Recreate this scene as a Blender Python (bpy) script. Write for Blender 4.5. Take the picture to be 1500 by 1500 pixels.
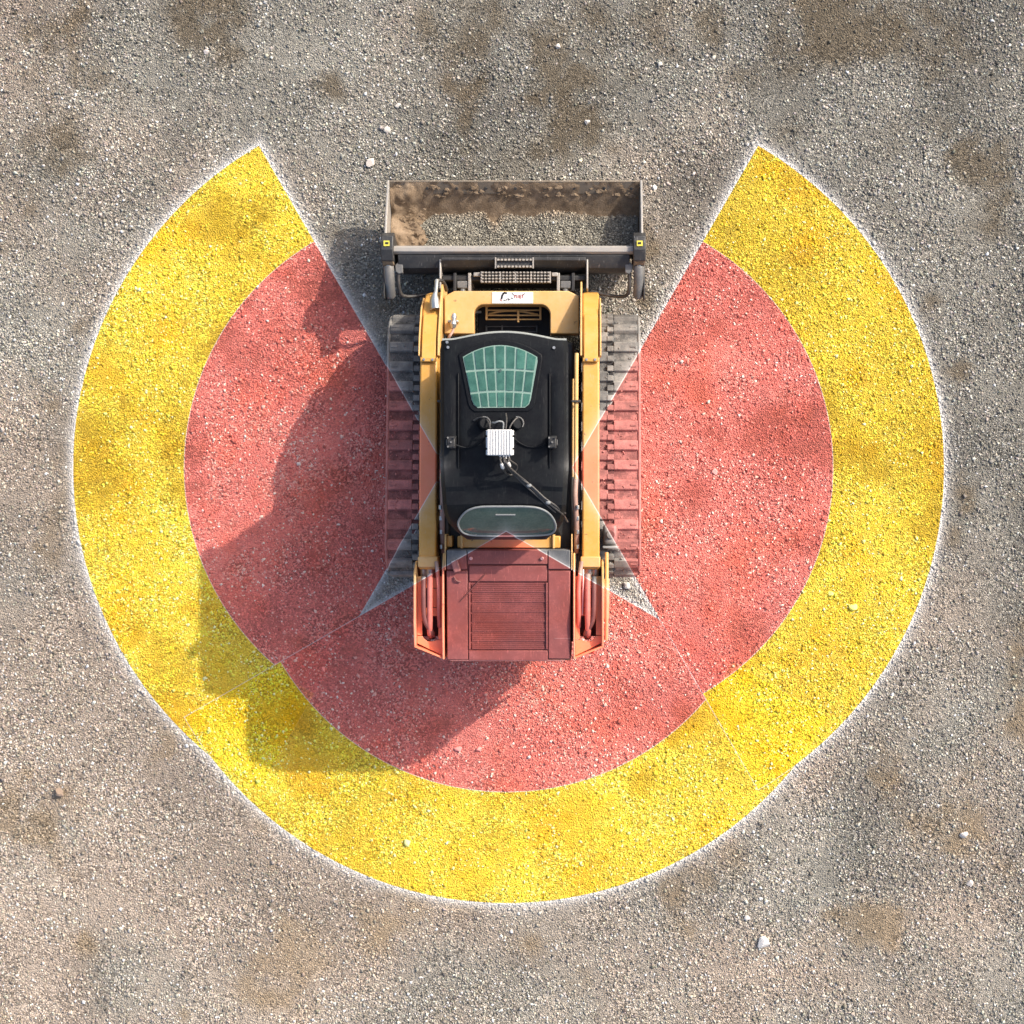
import bpy, bmesh, math, random
import numpy as np
from mathutils import Vector, Matrix

# ------------------------------------------------------------------ camera, sky, sun, exposure
for o in list(bpy.data.objects):
    bpy.data.objects.remove(o)
scene = bpy.context.scene
COL = scene.collection
CAM_H, CAM_X, SPAN = 13.0, 0.611, 8.3333            # camera height, sideways offset, ground width in view (m)
cd = bpy.data.cameras.new('camera'); cam = bpy.data.objects.new('camera', cd); COL.objects.link(cam)
cam.location = (CAM_X, 0, CAM_H); cam.rotation_euler = (0, 0, 0)
cd.sensor_width = 36; cd.lens = 36 * CAM_H / SPAN; cd.shift_x = -CAM_X / SPAN
cd.clip_start = 0.1; cd.clip_end = 1000
scene.camera = cam
SUN_EL, SUN_AZ = math.radians(37.5), math.radians(54.8)
sun_dir = Vector((math.sin(SUN_AZ) * math.cos(SUN_EL), math.cos(SUN_AZ) * math.cos(SUN_EL), math.sin(SUN_EL)))
world = bpy.data.worlds.new('World'); scene.world = world; world.use_nodes = True
wn = world.node_tree; sky = wn.nodes.new('ShaderNodeTexSky'); sky.sky_type = 'NISHITA'; sky.sun_disc = False
sky.sun_elevation = SUN_EL; sky.sun_rotation = SUN_AZ; sky.dust_density = 4.0; sky.air_density = 0.9; sky.ozone_density = 0.5
wn.links.new(sky.outputs[0], wn.nodes['Background'].inputs[0]); wn.nodes['Background'].inputs[1].default_value = 0.15
sd = bpy.data.lights.new('sun', 'SUN'); sd.energy = 2.6; sd.angle = math.radians(0.6); sd.color = (1.0, 0.93, 0.83)
sun = bpy.data.objects.new('sun', sd); COL.objects.link(sun); sun.location = sun_dir * 30
sun.rotation_euler = sun_dir.to_track_quat('Z', 'Y').to_euler()
scene.view_settings.view_transform = 'Standard'; scene.view_settings.look = 'None'
scene.view_settings.exposure = 0.82; scene.view_settings.gamma = 1
scene.view_settings.use_curve_mapping = False
scene.render.engine = 'CYCLES'
rng = np.random.default_rng(7); random.seed(7)

# ------------------------------------------------------------------ measures
MX = 0.042                                            # loader centre line
def k_at(z): return 1 - z / CAM_H
def lx(px, z): return (110 + (px - 860) * k_at(z)) / 180 - MX     # plan measure -> metres in the loader's own frame
def ly(py, z): return (750 - py) * k_at(z) / 180
def gx(px): return (px - 750) / 180
def gy(py): return (750 - py) / 180
R_RED, R_YEL = 382 / 180, 545 / 180
FANS = [('left', gx(652), gy(685)), ('rear', gx(742), gy(778)), ('right', gx(838), gy(685))]   # overlay fans, mixed in this order

# ------------------------------------------------------------------ node helpers
class NB:
    def __init__(s, nt): s.nt = nt
    def n(s, t): return s.nt.nodes.new(t)
    def put(s, sock, v):
        if isinstance(v, bpy.types.NodeSocket): s.nt.links.new(v, sock)
        else: sock.default_value = v
    def m(s, op, a, b=0.0, c=None, clamp=False):
        x = s.n('ShaderNodeMath'); x.operation = op; x.use_clamp = clamp
        s.put(x.inputs[0], a); s.put(x.inputs[1], b)
        if c is not None: s.put(x.inputs[2], c)
        return x.outputs[0]
    def mix(s, f, a, b, mode='MIX'):
        x = s.n('ShaderNodeMix'); x.data_type = 'RGBA'; x.blend_type = mode
        s.put(x.inputs[0], f)
        s.put(x.inputs[6], a if isinstance(a, bpy.types.NodeSocket) else (*a[:3], 1))
        s.put(x.inputs[7], b if isinstance(b, bpy.types.NodeSocket) else (*b[:3], 1))
        return x.outputs[2]
    def noise(s, scale, detail=4, rough=0.55, vec=None, typ='fac'):
        x = s.n('ShaderNodeTexNoise'); x.inputs['Scale'].default_value = scale
        x.inputs['Detail'].default_value = detail; x.inputs['Roughness'].default_value = rough
        if vec: s.nt.links.new(vec, x.inputs['Vector'])
        return x.outputs[0]
    def ramp(s, f, lo, hi):
        x = s.n('ShaderNodeMapRange'); x.interpolation_type = 'SMOOTHSTEP'
        s.put(x.inputs[0], f); x.inputs[1].default_value = lo; x.inputs[2].default_value = hi
        return x.outputs[0]

def make_overlay_group():
    g = bpy.data.node_groups.new('zone_overlay', 'ShaderNodeTree')  # red and yellow graphic overlay, mixed into the surface colours
    for nm, t in (('Color', 'NodeSocketColor'), ('Scale', 'NodeSocketFloat'), ('Alpha', 'NodeSocketFloat'), ('Dust', 'NodeSocketFloat'), ('Floor', 'NodeSocketFloat')):  # Dust socket is the strength of the painted edge glow
        g.interface.new_socket(nm, in_out='INPUT', socket_type=t)
    g.interface.new_socket('Color', in_out='OUTPUT', socket_type='NodeSocketColor')
    b = NB(g); gi = b.n('NodeGroupInput'); go = b.n('NodeGroupOutput')
    geo = b.n('ShaderNodeNewGeometry'); sp = b.n('ShaderNodeSeparateXYZ'); g.links.new(geo.outputs['Position'], sp.inputs[0])
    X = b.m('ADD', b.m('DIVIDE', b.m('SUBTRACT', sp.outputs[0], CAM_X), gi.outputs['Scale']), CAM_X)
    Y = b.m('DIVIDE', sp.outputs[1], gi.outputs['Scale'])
    bw = b.n('ShaderNodeRGBToBW'); g.links.new(gi.outputs['Color'], bw.inputs[0])
    lum = b.m('MAXIMUM', b.m('MINIMUM', b.m('MULTIPLY', b.m('POWER', bw.outputs[0], 0.72), 2.2), 1.5), gi.outputs['Floor'])
    c = gi.outputs['Color']; dmin = None
    coat = b.noise(1.5, 5, 0.6, geo.outputs['Position']); thin = b.noise(7.0, 4, 0.6, geo.outputs['Position'])
    gold = b.mix(b.ramp(coat, 0.48, 0.68), (0.98, 0.70, 0.045), (0.96, 0.57, 0.012)); rosy = b.mix(b.ramp(coat, 0.45, 0.70), (0.90, 0.235, 0.205), (0.86, 0.185, 0.135))
    cover = b.m('MULTIPLY', gi.outputs['Alpha'], b.m('ADD', b.m('MULTIPLY', thin, 0.35), 0.83), clamp=True)
    for nm, ax, ay in FANS:
        dx = b.m('SUBTRACT', X, ax); dy = b.m('SUBTRACT', Y, ay)
        if nm == 'left': u, v = b.m('MULTIPLY', dx, -1.0), dy
        elif nm == 'right': u, v = dx, dy
        else: u, v = b.m('MULTIPLY', dy, -1.0), dx
        r = b.m('SQRT', b.m('ADD', b.m('MULTIPLY', u, u), b.m('MULTIPLY', v, v)))
        e = b.m('SUBTRACT', b.m('MULTIPLY', b.m('ABSOLUTE', v), 0.5), b.m('MULTIPLY', u, 0.8660254))
        sY = b.m('MAXIMUM', b.m('SUBTRACT', r, R_YEL), e)
        inY = b.m('LESS_THAN', sY, 0.0); inR = b.m('LESS_THAN', r, R_RED)
        tint = b.mix(inR, gold, rosy)
        tint = b.mix(b.m('MULTIPLY', b.ramp(bw.outputs[0], 0.42, 0.85), 0.35), tint, (0.85, 0.80, 0.72))
        vm = b.n('ShaderNodeVectorMath'); vm.operation = 'SCALE'; g.links.new(tint, vm.inputs[0]); g.links.new(lum, vm.inputs[3])
        overlay_tinted = b.n('ShaderNodeVectorMath'); overlay_tinted.operation = 'MULTIPLY'; g.links.new(tint, overlay_tinted.inputs[0]); g.links.new(gi.outputs['Color'], overlay_tinted.inputs[1])
        st3 = b.n('ShaderNodeVectorMath'); st3.operation = 'SCALE'; g.links.new(overlay_tinted.outputs[0], st3.inputs[0]); st3.inputs[3].default_value = 3.0
        both = b.n('ShaderNodeVectorMath'); both.operation = 'MINIMUM'; g.links.new(b.mix(0.4, vm.outputs[0], st3.outputs[0]), both.inputs[0]); both.inputs[1].default_value = (0.95, 0.95, 0.95)
        c = b.mix(b.m('MULTIPLY', inY, cover), c, both.outputs[0])
        line = b.m('MAXIMUM', b.m('LESS_THAN', b.m('ABSOLUTE', sY), 0.0038),
                   b.m('MULTIPLY', b.m('LESS_THAN', b.m('ABSOLUTE', b.m('SUBTRACT', r, R_RED)), 0.0035), inY))
        c = b.mix(b.m('MULTIPLY', line, 0.42), c, (0.88, 0.86, 0.83))
        dmin = sY if dmin is None else b.m('MINIMUM', dmin, sY)
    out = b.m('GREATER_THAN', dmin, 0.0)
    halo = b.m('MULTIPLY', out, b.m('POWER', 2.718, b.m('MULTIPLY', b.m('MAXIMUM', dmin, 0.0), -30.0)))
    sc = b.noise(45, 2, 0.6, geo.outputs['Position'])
    halo = b.m('MULTIPLY', b.m('MULTIPLY', halo, b.m('ADD', b.m('MULTIPLY', sc, 0.9), 0.55)), gi.outputs['Dust'], clamp=True)  # soft white glow round the overlay, painted into the colour
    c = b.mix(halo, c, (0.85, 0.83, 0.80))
    g.links.new(c, go.inputs[0])
    return g
ZONE_OVERLAY = make_overlay_group()

def paint(b, col, K, alpha, dust, floor=0.55):  # mixes in the zone overlay; dust is the strength of the painted edge glow
    x = b.n('ShaderNodeGroup'); x.node_tree = ZONE_OVERLAY
    b.put(x.inputs[0], col); x.inputs[1].default_value = K; x.inputs[2].default_value = alpha; x.inputs[3].default_value = dust; x.inputs[4].default_value = floor  # dust here is the edge glow strength
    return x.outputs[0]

def mat(name, col, rough=0.5, metal=0.0, dirt=0.25, dirtcol=(0.33, 0.27, 0.2), vary=0.15, bump=0.0, K=None, alpha=0.62, spec=0.5, nscale=9, coat=0.0, scratch=0.0, chips=0.0):
    m = bpy.data.materials.new(name); m.use_nodes = True; nt = m.node_tree; b = NB(nt)
    p = nt.nodes['Principled BSDF']
    geo = b.n('ShaderNodeNewGeometry'); P = geo.outputs['Position']
    n1 = b.noise(nscale, 5, 0.6, P); n2 = b.noise(nscale * 7, 4, 0.65, P)
    v = b.m('ADD', b.m('MULTIPLY', b.m('SUBTRACT', n1, 0.5), vary * 2), 1.0)
    hs = b.n('ShaderNodeVectorMath'); hs.operation = 'SCALE'; hs.inputs[0].default_value = col[:3]; nt.links.new(v, hs.inputs[3])
    c = hs.outputs[0]
    if dirt:
        f = b.m('MULTIPLY', b.ramp(b.m('ADD', b.m('MULTIPLY', n1, 0.6), b.m('MULTIPLY', n2, 0.5)), 0.42, 0.78), dirt)
        c = b.mix(f, c, dirtcol)
    if scratch:
        mp = b.n('ShaderNodeMapping'); mp.inputs['Scale'].default_value = (140, 12, 30); mp.inputs['Rotation'].default_value = (0, 0, 0.4)
        nt.links.new(P, mp.inputs[0]); s1 = b.noise(1.0, 3, 0.6, mp.outputs[0])
        c = b.mix(b.m('MULTIPLY', b.ramp(s1, 0.62, 0.72), scratch), c, (0.5, 0.48, 0.45))
    if chips:                                            # paint knocked off, rust and grease showing
        n3 = b.noise(26, 6, 0.72, P); c = b.mix(b.m('MULTIPLY', b.ramp(n3, 0.63, 0.68), chips), c, (0.09, 0.06, 0.04))
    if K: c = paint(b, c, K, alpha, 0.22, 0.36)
    nt.links.new(c, p.inputs['Base Color'])
    rr = b.m('ADD', b.m('MULTIPLY', b.m('SUBTRACT', n2, 0.5), 0.35), rough, clamp=True); nt.links.new(rr, p.inputs['Roughness'])
    p.inputs['Metallic'].default_value = metal; p.inputs['Specular IOR Level'].default_value = spec
    p.inputs['Coat Weight'].default_value = coat
    if bump:
        bp = b.n('ShaderNodeBump'); bp.inputs['Strength'].default_value = bump; bp.inputs['Distance'].default_value = 0.01
        nt.links.new(n2, bp.inputs['Height']); nt.links.new(bp.outputs[0], p.inputs['Normal'])
    return m

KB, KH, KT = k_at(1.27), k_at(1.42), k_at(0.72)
YEL = (0.60, 0.300, 0.052)
M = {
 'yellow':  mat('yellow_paint', YEL, 0.42, 0, 0.30, (0.52, 0.38, 0.22), 0.16, 0.04, KB, scratch=0.2, alpha=0.76, chips=0.85),
 'yellow_pale': mat('dusty_yellow_paint', (0.60, 0.345, 0.11), 0.6, 0, 0.45, (0.52, 0.40, 0.25), 0.14, 0.03, KB, alpha=0.76, chips=0.6),
 'black':   mat('black_plastic', (0.0075, 0.008, 0.010), 0.45, 0, 0.4, (0.016, 0.020, 0.020), 0.3, 0.02, k_at(1.6), spec=0.11, scratch=0.035),
 'dark':    mat('dark_frame_paint', (0.014, 0.014, 0.015), 0.55, 0, 0.22, (0.07, 0.065, 0.055), 0.25, 0.05, KB),
 'hood':    mat('dark_grey_hood_paint', (0.060, 0.064, 0.070), 0.45, 0, 0.4, (0.17, 0.17, 0.17), 0.25, 0.03, KH, alpha=0.84, spec=0.3, scratch=0.25),
 'rubber':  mat('dusty_track_rubber', (0.055, 0.055, 0.054), 0.85, 0, 0.85, (0.26, 0.245, 0.22), 0.35, 0.25, KT, nscale=14),  # dusty belt, kept dark to imitate shade in the tread gaps
 'rubber_light': mat('sunlit_track_rubber', (0.135, 0.132, 0.125), 0.85, 0, 0.7, (0.31, 0.29, 0.26), 0.35, 0.2, KT, nscale=14),  # paler copy, its tone imitates sun on the lug edges
 'hose':    mat('black_hose_rubber', (0.035, 0.033, 0.032), 0.5, 0, 0.3, (0.2, 0.17, 0.14), 0.2, 0, KB),
 'hose_tan': mat('tan_hose_sleeve', (0.30, 0.17, 0.13), 0.6, 0, 0.3, (0.4, 0.33, 0.28), 0.2, 0, KB),
 'steel':   mat('bare_steel', (0.52, 0.52, 0.50), 0.35, 0.85, 0.2, (0.4, 0.36, 0.3), 0.15, 0, KB),
 'grey':    mat('grey_machine_paint', (0.115, 0.118, 0.12), 0.5, 0.1, 0.35, (0.33, 0.29, 0.24), 0.2, 0.04, KB),
 'bucket':  mat('worn_dark_bucket_steel', (0.030, 0.031, 0.033), 0.5, 0.15, 0.3, (0.10, 0.09, 0.075), 0.4, 0.06, scratch=0.3),
 'bucket_light': mat('scuffed_pale_steel', (0.33, 0.315, 0.29), 0.5, 0.2, 0.45, (0.36, 0.29, 0.22), 0.3, 0.1, scratch=0.4, nscale=14),
 'soil':    mat('caked_brown_soil', (0.18, 0.125, 0.076), 0.95, 0, 0.7, (0.34, 0.26, 0.18), 0.45, 0.7, nscale=13),
 'white':   mat('white_enamel', (0.60, 0.60, 0.59), 0.4, 0, 0.25, (0.5, 0.48, 0.45), 0.03),
 'sticker': mat('white_sticker', (0.66, 0.65, 0.63), 0.5, 0, 0.08, (0.5, 0.45, 0.4), 0.03),
 'ink':     mat('dark_print', (0.008, 0.008, 0.01), 0.6, 0, 0),
 'redink':  mat('red_print', (0.34, 0.035, 0.02), 0.6, 0, 0),
 'label':   mat('yellow_label', (0.62, 0.55, 0.06), 0.5, 0, 0.3),
 'bar':     mat('pale_green_bar', (0.17, 0.27, 0.225), 0.5, 0, 0.2, (0.4, 0.45, 0.4), 0.08),
 'pane':    mat('green_roof_glass', (0.032, 0.105, 0.078), 0.2, 0, 0.3, (0.10, 0.19, 0.15), 0.6, 0, coat=0.3, nscale=14),
 'rearglass': mat('dark_green_glass', (0.045, 0.085, 0.072), 0.15, 0, 0.35, (0.15, 0.19, 0.16), 0.2, 0, k_at(1.78), coat=0.3),
 'sideglass': mat('side_glass', (0.02, 0.03, 0.03), 0.08, 0, 0.1, (0.2, 0.2, 0.18), 0.1),
 'seal':    mat('grey_seal', (0.20, 0.21, 0.21), 0.5, 0, 0.2, (0.4, 0.4, 0.38), 0.1, 0, k_at(1.78)),
 'frontlip': mat('grey_roof_lip', (0.26, 0.28, 0.27), 0.4, 0, 0.2, (0.4, 0.38, 0.3), 0.1),
 'redlamp': mat('red_lamp_lens', (0.45, 0.03, 0.02), 0.25, 0, 0.2),
}

def vary_by_object(name, amount):
    nt = M[name].node_tree; p = nt.nodes['Principled BSDF']; b = NB(nt); src = p.inputs['Base Color'].links[0].from_socket
    oi = b.n('ShaderNodeObjectInfo'); sc = b.n('ShaderNodeVectorMath'); sc.operation = 'SCALE'; nt.links.new(src, sc.inputs[0])
    nt.links.new(b.m('ADD', b.m('MULTIPLY', oi.outputs['Random'], amount), 1 - amount / 2), sc.inputs[3]); nt.links.new(sc.outputs[0], p.inputs['Base Color'])
vary_by_object('pane', 0.55); vary_by_object('rubber', 0.5); vary_by_object('rubber_light', 0.4)
def gravel_material(name, use_attr=True):
    m = bpy.data.materials.new(name); m.use_nodes = True; nt = m.node_tree; b = NB(nt); p = nt.nodes['Principled BSDF']
    at = b.n('ShaderNodeAttribute'); at.attribute_name = 'tint'
    geo = b.n('ShaderNodeNewGeometry'); P = geo.outputs['Position']
    n1 = b.noise(120, 4, 0.7, P); n2 = b.noise(38, 5, 0.7, P)
    f = b.m('ADD', b.m('MULTIPLY', n1, 0.7 if use_attr else 0.5), 0.65 if use_attr else 0.1)
    h = b.m('ADD', n1, n2)
    if not use_attr:                                     # pebbles too small to pick apart
        vo = b.n('ShaderNodeTexVoronoi'); vo.inputs['Scale'].default_value = 85; nt.links.new(P, vo.inputs['Vector'])
        bw = b.n('ShaderNodeSeparateColor'); nt.links.new(vo.outputs['Color'], bw.inputs[0])
        rough_ = b.m('ADD', b.m('MULTIPLY', b.ramp(b.noise(2.6, 4, 0.6, P), 0.42, 0.62), 0.9), 0.35)
        f = b.m('ADD', b.m('ADD', f, b.m('MULTIPLY', b.m('SUBTRACT', 1.25, rough_), 0.48)), b.m('MULTIPLY', b.m('POWER', bw.outputs[0], 1.6), b.m('MULTIPLY', rough_, 1.25)))
        h = b.m('SUBTRACT', b.m('ADD', h, b.m('MULTIPLY', bw.outputs[1], 0.6)), b.m('MULTIPLY', vo.outputs['Distance'], 1.6))
    sc = b.n('ShaderNodeVectorMath'); sc.operation = 'SCALE'; nt.links.new(at.outputs['Color'], sc.inputs[0]); nt.links.new(f, sc.inputs[3])
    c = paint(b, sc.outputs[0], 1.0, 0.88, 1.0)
    nt.links.new(c, p.inputs['Base Color']); p.inputs['Roughness'].default_value = 0.93; p.inputs['Specular IOR Level'].default_value = 0.2
    bp = b.n('ShaderNodeBump'); bp.inputs['Strength'].default_value = 0.9; bp.inputs['Distance'].default_value = 0.012
    nt.links.new(h, bp.inputs['Height']); nt.links.new(bp.outputs[0], p.inputs['Normal'])
    return m
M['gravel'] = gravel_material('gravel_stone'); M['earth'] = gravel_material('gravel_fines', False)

# ------------------------------------------------------------------ object helpers
def tag(o, label=None, cat=None, group=None, kind=None):
    if label: o['label'] = label
    if cat: o['category'] = cat
    if group: o['group'] = group
    if kind: o['kind'] = kind
    return o
def empty(name, loc, rz=0):
    o = bpy.data.objects.new(name, None); COL.objects.link(o); o.location = loc; o.rotation_euler = (0, 0, rz); o.empty_display_size = 0.1
    return o
def finish(name, bm, m, parent=None, bevel=0.0, smooth=35, seg=2):
    bmesh.ops.recalc_face_normals(bm, faces=bm.faces)
    me = bpy.data.meshes.new(name); bm.to_mesh(me); bm.free()
    return link(name, me, m, parent, bevel, smooth, seg)
def link(name, me, m, parent=None, bevel=0.0, smooth=35, seg=2):
    if not me.materials: me.materials.append(M[m] if isinstance(m, str) else m)
    if smooth:
        me.polygons.foreach_set('use_smooth', [True] * len(me.polygons)); me.set_sharp_from_angle(angle=math.radians(smooth))
    o = bpy.data.objects.new(name, me); COL.objects.link(o)
    if parent:
        o.parent = parent
        if 'frame_offset' in parent: o.location = Vector(parent['frame_offset']) * -1     # geometry is drawn in the loader's frame
    if bevel:
        bv = o.modifiers.new('bevel', 'BEVEL'); bv.width = bevel; bv.segments = seg; bv.limit_method = 'ANGLE'; bv.angle_limit = math.radians(40)
    return o
def NEW(): return bmesh.new()
def box(bm, x0, x1, y0, y1, z0, z1):
    vs = [bm.verts.new((x, y, z)) for z in (z0, z1) for y in (y0, y1) for x in (x0, x1)]
    for f in ((0, 2, 3, 1), (4, 5, 7, 6), (0, 1, 5, 4), (2, 6, 7, 3), (0, 4, 6, 2), (1, 3, 7, 5)): bm.faces.new([vs[i] for i in f])
    return vs
def prism(bm, pts, a, c, axis='z'):
    """closed outline pts (2-D) pushed from a to c along an axis"""
    def v(p, t): return {'z': (p[0], p[1], t), 'x': (t, p[0], p[1]), 'y': (p[0], t, p[1])}[axis]
    lo = [bm.verts.new(v(p, a)) for p in pts]; hi = [bm.verts.new(v(p, c)) for p in pts]
    n = len(pts); bm.faces.new(lo); bm.faces.new(hi[::-1])
    for i in range(n): bm.faces.new((lo[i], lo[(i + 1) % n], hi[(i + 1) % n], hi[i]))
def smooth_path(pts, n=6):
    P = [Vector(p) for p in pts]; out = []
    for i in range(len(P) - 1):
        p0, p1, p2, p3 = P[max(i - 1, 0)], P[i], P[i + 1], P[min(i + 2, len(P) - 1)]
        for k in range(n):
            t = k / n
            out.append(0.5 * ((2 * p1) + (p2 - p0) * t + (2 * p0 - 5 * p1 + 4 * p2 - p3) * t * t + (3 * p1 - p0 - 3 * p2 + p3) * t ** 3))
    return out + [P[-1]]
def tube(bm, pts, r, n=8, closed=False, caps=True):
    P = [Vector(p) for p in pts]; rings = []; N = len(P)
    for i, p in enumerate(P):
        a = P[(i - 1) % N] if (closed or i > 0) else p; c = P[(i + 1) % N] if (closed or i < N - 1) else p
        t = (c - a).normalized(); up = Vector((0, 0, 1)) if abs(t.z) < 0.9 else Vector((0, 1, 0))
        s = t.cross(up).normalized(); w = s.cross(t)
        rr = r[i] if isinstance(r, (list, tuple)) else r
        rings.append([bm.verts.new(p + (s * math.cos(2 * math.pi * k / n) + w * math.sin(2 * math.pi * k / n)) * rr) for k in range(n)])
    for i in range(N if closed else N - 1):
        A, B = rings[i], rings[(i + 1) % N]
        for k in range(n): bm.faces.new((A[k], A[(k + 1) % n], B[(k + 1) % n], B[k]))
    if not closed and caps: bm.faces.new(rings[0][::-1]); bm.faces.new(rings[-1])
def cyl(bm, a, c, r, n=14, r2=None): tube(bm, [a, c], [r, r2 if r2 else r], n)
def part_box(name, m, parent, *dims, bevel=0.006):
    bm = NEW(); box(bm, *dims); return finish(name, bm, m, parent, bevel)
def part_tube(name, m, parent, pts, r, n=8, sm=6, closed=False):
    bm = NEW(); tube(bm, smooth_path(pts, sm) if sm else pts, r, n, closed); return finish(name, bm, m, parent, 0, 60)
def instance(name, me, parent, loc=(0, 0, 0), rot=(0, 0, 0), scale=(1, 1, 1)):
    o = bpy.data.objects.new(name, me); COL.objects.link(o); o.parent = parent
    o.location = loc; o.rotation_euler = rot; o.scale = scale
    return o
def plan(px, py, z): return (lx(px, z), ly(py, z), z)

# ------------------------------------------------------------------ ground: height, colour patches
TAB = rng.random((64, 64))
def vnoise(x, y, s, seed):
    u = x / s + seed * 17.31; v = y / s + seed * 9.77
    i = np.floor(u).astype(int); j = np.floor(v).astype(int); fu = u - i; fv = v - j
    fu = fu * fu * (3 - 2 * fu); fv = fv * fv * (3 - 2 * fv); t = lambda a, c: TAB[a % 64, c % 64]
    return (t(i, j) * (1 - fu) + t(i + 1, j) * fu) * (1 - fv) + (t(i, j + 1) * (1 - fu) + t(i + 1, j + 1) * fu) * fv
def fbm(x, y, s, seed, o=4):
    a = np.zeros_like(x, dtype=float); w = 0.5; tot = 0
    for k in range(o): a += w * vnoise(x, y, s / 2 ** k, seed + k * 3.7); tot += w; w *= 0.55
    return a / tot
def height(x, y): return 0.016 * (fbm(x, y, 1.1, 2, 2) - 0.5) * np.clip((5.6 - np.maximum(np.abs(x), np.abs(y))) / 0.5, 0, 1)
# brown bare-soil patches (plan position, radius, strength) seen in the yard
SOIL = [(300, 30, 70, .9), (330, 75, 45, .5), (480, 128, 38, .8), (690, 60, 55, .55), (720, 25, 70, .6), (1240, 30, 90, .95), (1300, 55, 70, .7), (1040, 30, 60, .5),
        (1430, 240, 55, .8), (1460, 290, 45, .6), (80, 200, 70, .5), (150, 125, 60, .45), (95, 232, 45, .7), (1395, 540, 30, .8), (690, 130, 30, .6), (775, 210, 30, .6),
        (340, 320, 70, .7), (370, 400, 70, .6), (300, 350, 60, .45), (455, 420, 60, .7), (1250, 640, 45, .5), (1345, 620, 40, .5), (1200, 800, 60, .4), (1250, 870, 60, .35),
        (860, 1210, 60, .7), (890, 1215, 50, .6), (740, 1240, 40, .6), (690, 1290, 60, .6), (940, 1150, 45, .5), (1080, 1250, 60, .4), (1310, 200, 70, .3), (1090, 110, 70, .35),
        (560, 1360, 80, .55), (600, 1310, 60, .6), (440, 1390, 80, .5), (780, 1390, 35, .6), (400, 1440, 90, .5), (380, 1190, 50, .5), (115, 1380, 30, .6), (430, 1060, 60, .5), (660, 1270, 50, .5),
        (1040, 640, 60, .45), (1010, 720, 60, .45), (1030, 1290, 40, .5), (870, 40, 60, .5), (900, 95, 60, .4), (1150, 200, 60, .35), (420, 480, 50, .4), (320, 990, 60, .35), (1020, 560, 40, .4), (430, 950, 40, .4), (1180, 60, 110, .45), (1380, 60, 90, .5), (960, 40, 80, .5), (640, 40, 70, .5), (60, 110, 60, .4), (40, 290, 60, .4), (1440, 330, 60, .45), (1290, 330, 60, .35)]
def soil_mask(x, y):
    s = np.zeros_like(x, dtype=float)
    wx = x + 0.28 * (fbm(x, y, 0.35, 5, 3) - 0.5); wy = y + 0.28 * (fbm(x, y, 0.35, 8, 3) - 0.5)
    for px, py, r, a in SOIL:
        d2 = ((wx - gx(px)) ** 2 + (wy - gy(py)) ** 2) / (r / 180) ** 2
        s = np.maximum(s, a * np.exp(-d2 * 1.4))
    g = np.clip((fbm(x, y, 0.8, 21, 5) - 0.60) * 4.0, 0, 0.6)
    m = np.maximum(s, g) * (0.15 + 1.9 * fbm(x, y, 0.16, 31, 4))
    m = np.clip((m - 0.13) / 0.62, 0, 1)
    return m * m * (3 - 2 * m)
def base_tint(x, y):
    """local colour of the fines: grey crushed rock, warm pinkish dust to the lower left, brown soil in patches"""
    warm = np.clip(0.36 - 0.085 * x - 0.060 * y + 2.6 * (fbm(x, y, 1.1, 41, 5) - 0.5), 0, 0.9)[..., None]
    lite = (1.02 + 0.9 * (fbm(x, y, 0.7, 51, 4) - 0.5) - 0.030 * y - 0.025 * x - 0.03 * np.clip(y - 1.5, 0, 3))[..., None]
    grey = np.array((0.290, 0.273, 0.232)); pink = np.array((0.385, 0.310, 0.245)); brown = np.array((0.195, 0.146, 0.088))
    c = (grey * (1 - warm) + pink * warm) * np.clip(lite, 0.55, 1.5)
    s = soil_mask(x, y)[..., None]
    brown2 = brown * (0.8 + 0.55 * warm) * np.clip(1.05 - 0.10 * y, 0.8, 1.4)[..., None] * (1 + np.clip(-y, 0, 4)[..., None] * np.array((0.012, 0.008, 0.012)))
    return c * (1 - s * 0.76) + brown2 * s * 0.76, s[..., 0]

def set_tint(me, col):
    a = me.attributes.new('tint', 'FLOAT_COLOR', 'POINT')
    rgba = np.ones((len(col), 4), dtype=np.float32); rgba[:, :3] = col; a.data.foreach_set('color', rgba.ravel())
def np_mesh(name, V, F):
    me = bpy.data.meshes.new(name); V = np.ascontiguousarray(V, np.float32); F = np.ascontiguousarray(F, np.int32); k = F.shape[1]
    me.vertices.add(len(V)); me.vertices.foreach_set('co', V.ravel())
    me.loops.add(F.size); me.loops.foreach_set('vertex_index', F.ravel())
    me.polygons.add(len(F)); me.polygons.foreach_set('loop_start', np.arange(0, F.size, k, dtype=np.int32))
    me.update(calc_edges=True)
    return me
def grid_mesh(name, xs, ys, dz=0.0, keep=None):
    X, Y = np.meshgrid(xs, ys); x, y = X.ravel(), Y.ravel(); w = len(xs)
    V = np.stack([x, y, height(x, y) + dz], 1)
    i, j = np.meshgrid(np.arange(w - 1), np.arange(len(ys) - 1)); a = (j * w + i).ravel()
    F = np.stack([a, a + 1, a + w + 1, a + w], 1)
    if keep is not None:
        cx = V[F, 0].mean(1); cy = V[F, 1].mean(1); F = F[keep(cx, cy)]
        u, inv = np.unique(F.ravel(), return_inverse=True); V = V[u]; F = inv.reshape(-1, 4)
    return V, F
fine = np.linspace(-5.2, 5.2, 260); outer = np.array([5.6, 6.5, 8, 11, 16, 25, 45, 90, 200, 400.])
axis = np.concatenate([-outer[::-1], fine, outer])
V, F = grid_mesh('ground', axis, axis)
me = np_mesh('ground', V, F); tc = base_tint(np.clip(V[:, 0], -5.2, 5.2), np.clip(V[:, 1], -5.2, 5.2))[0]
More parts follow.
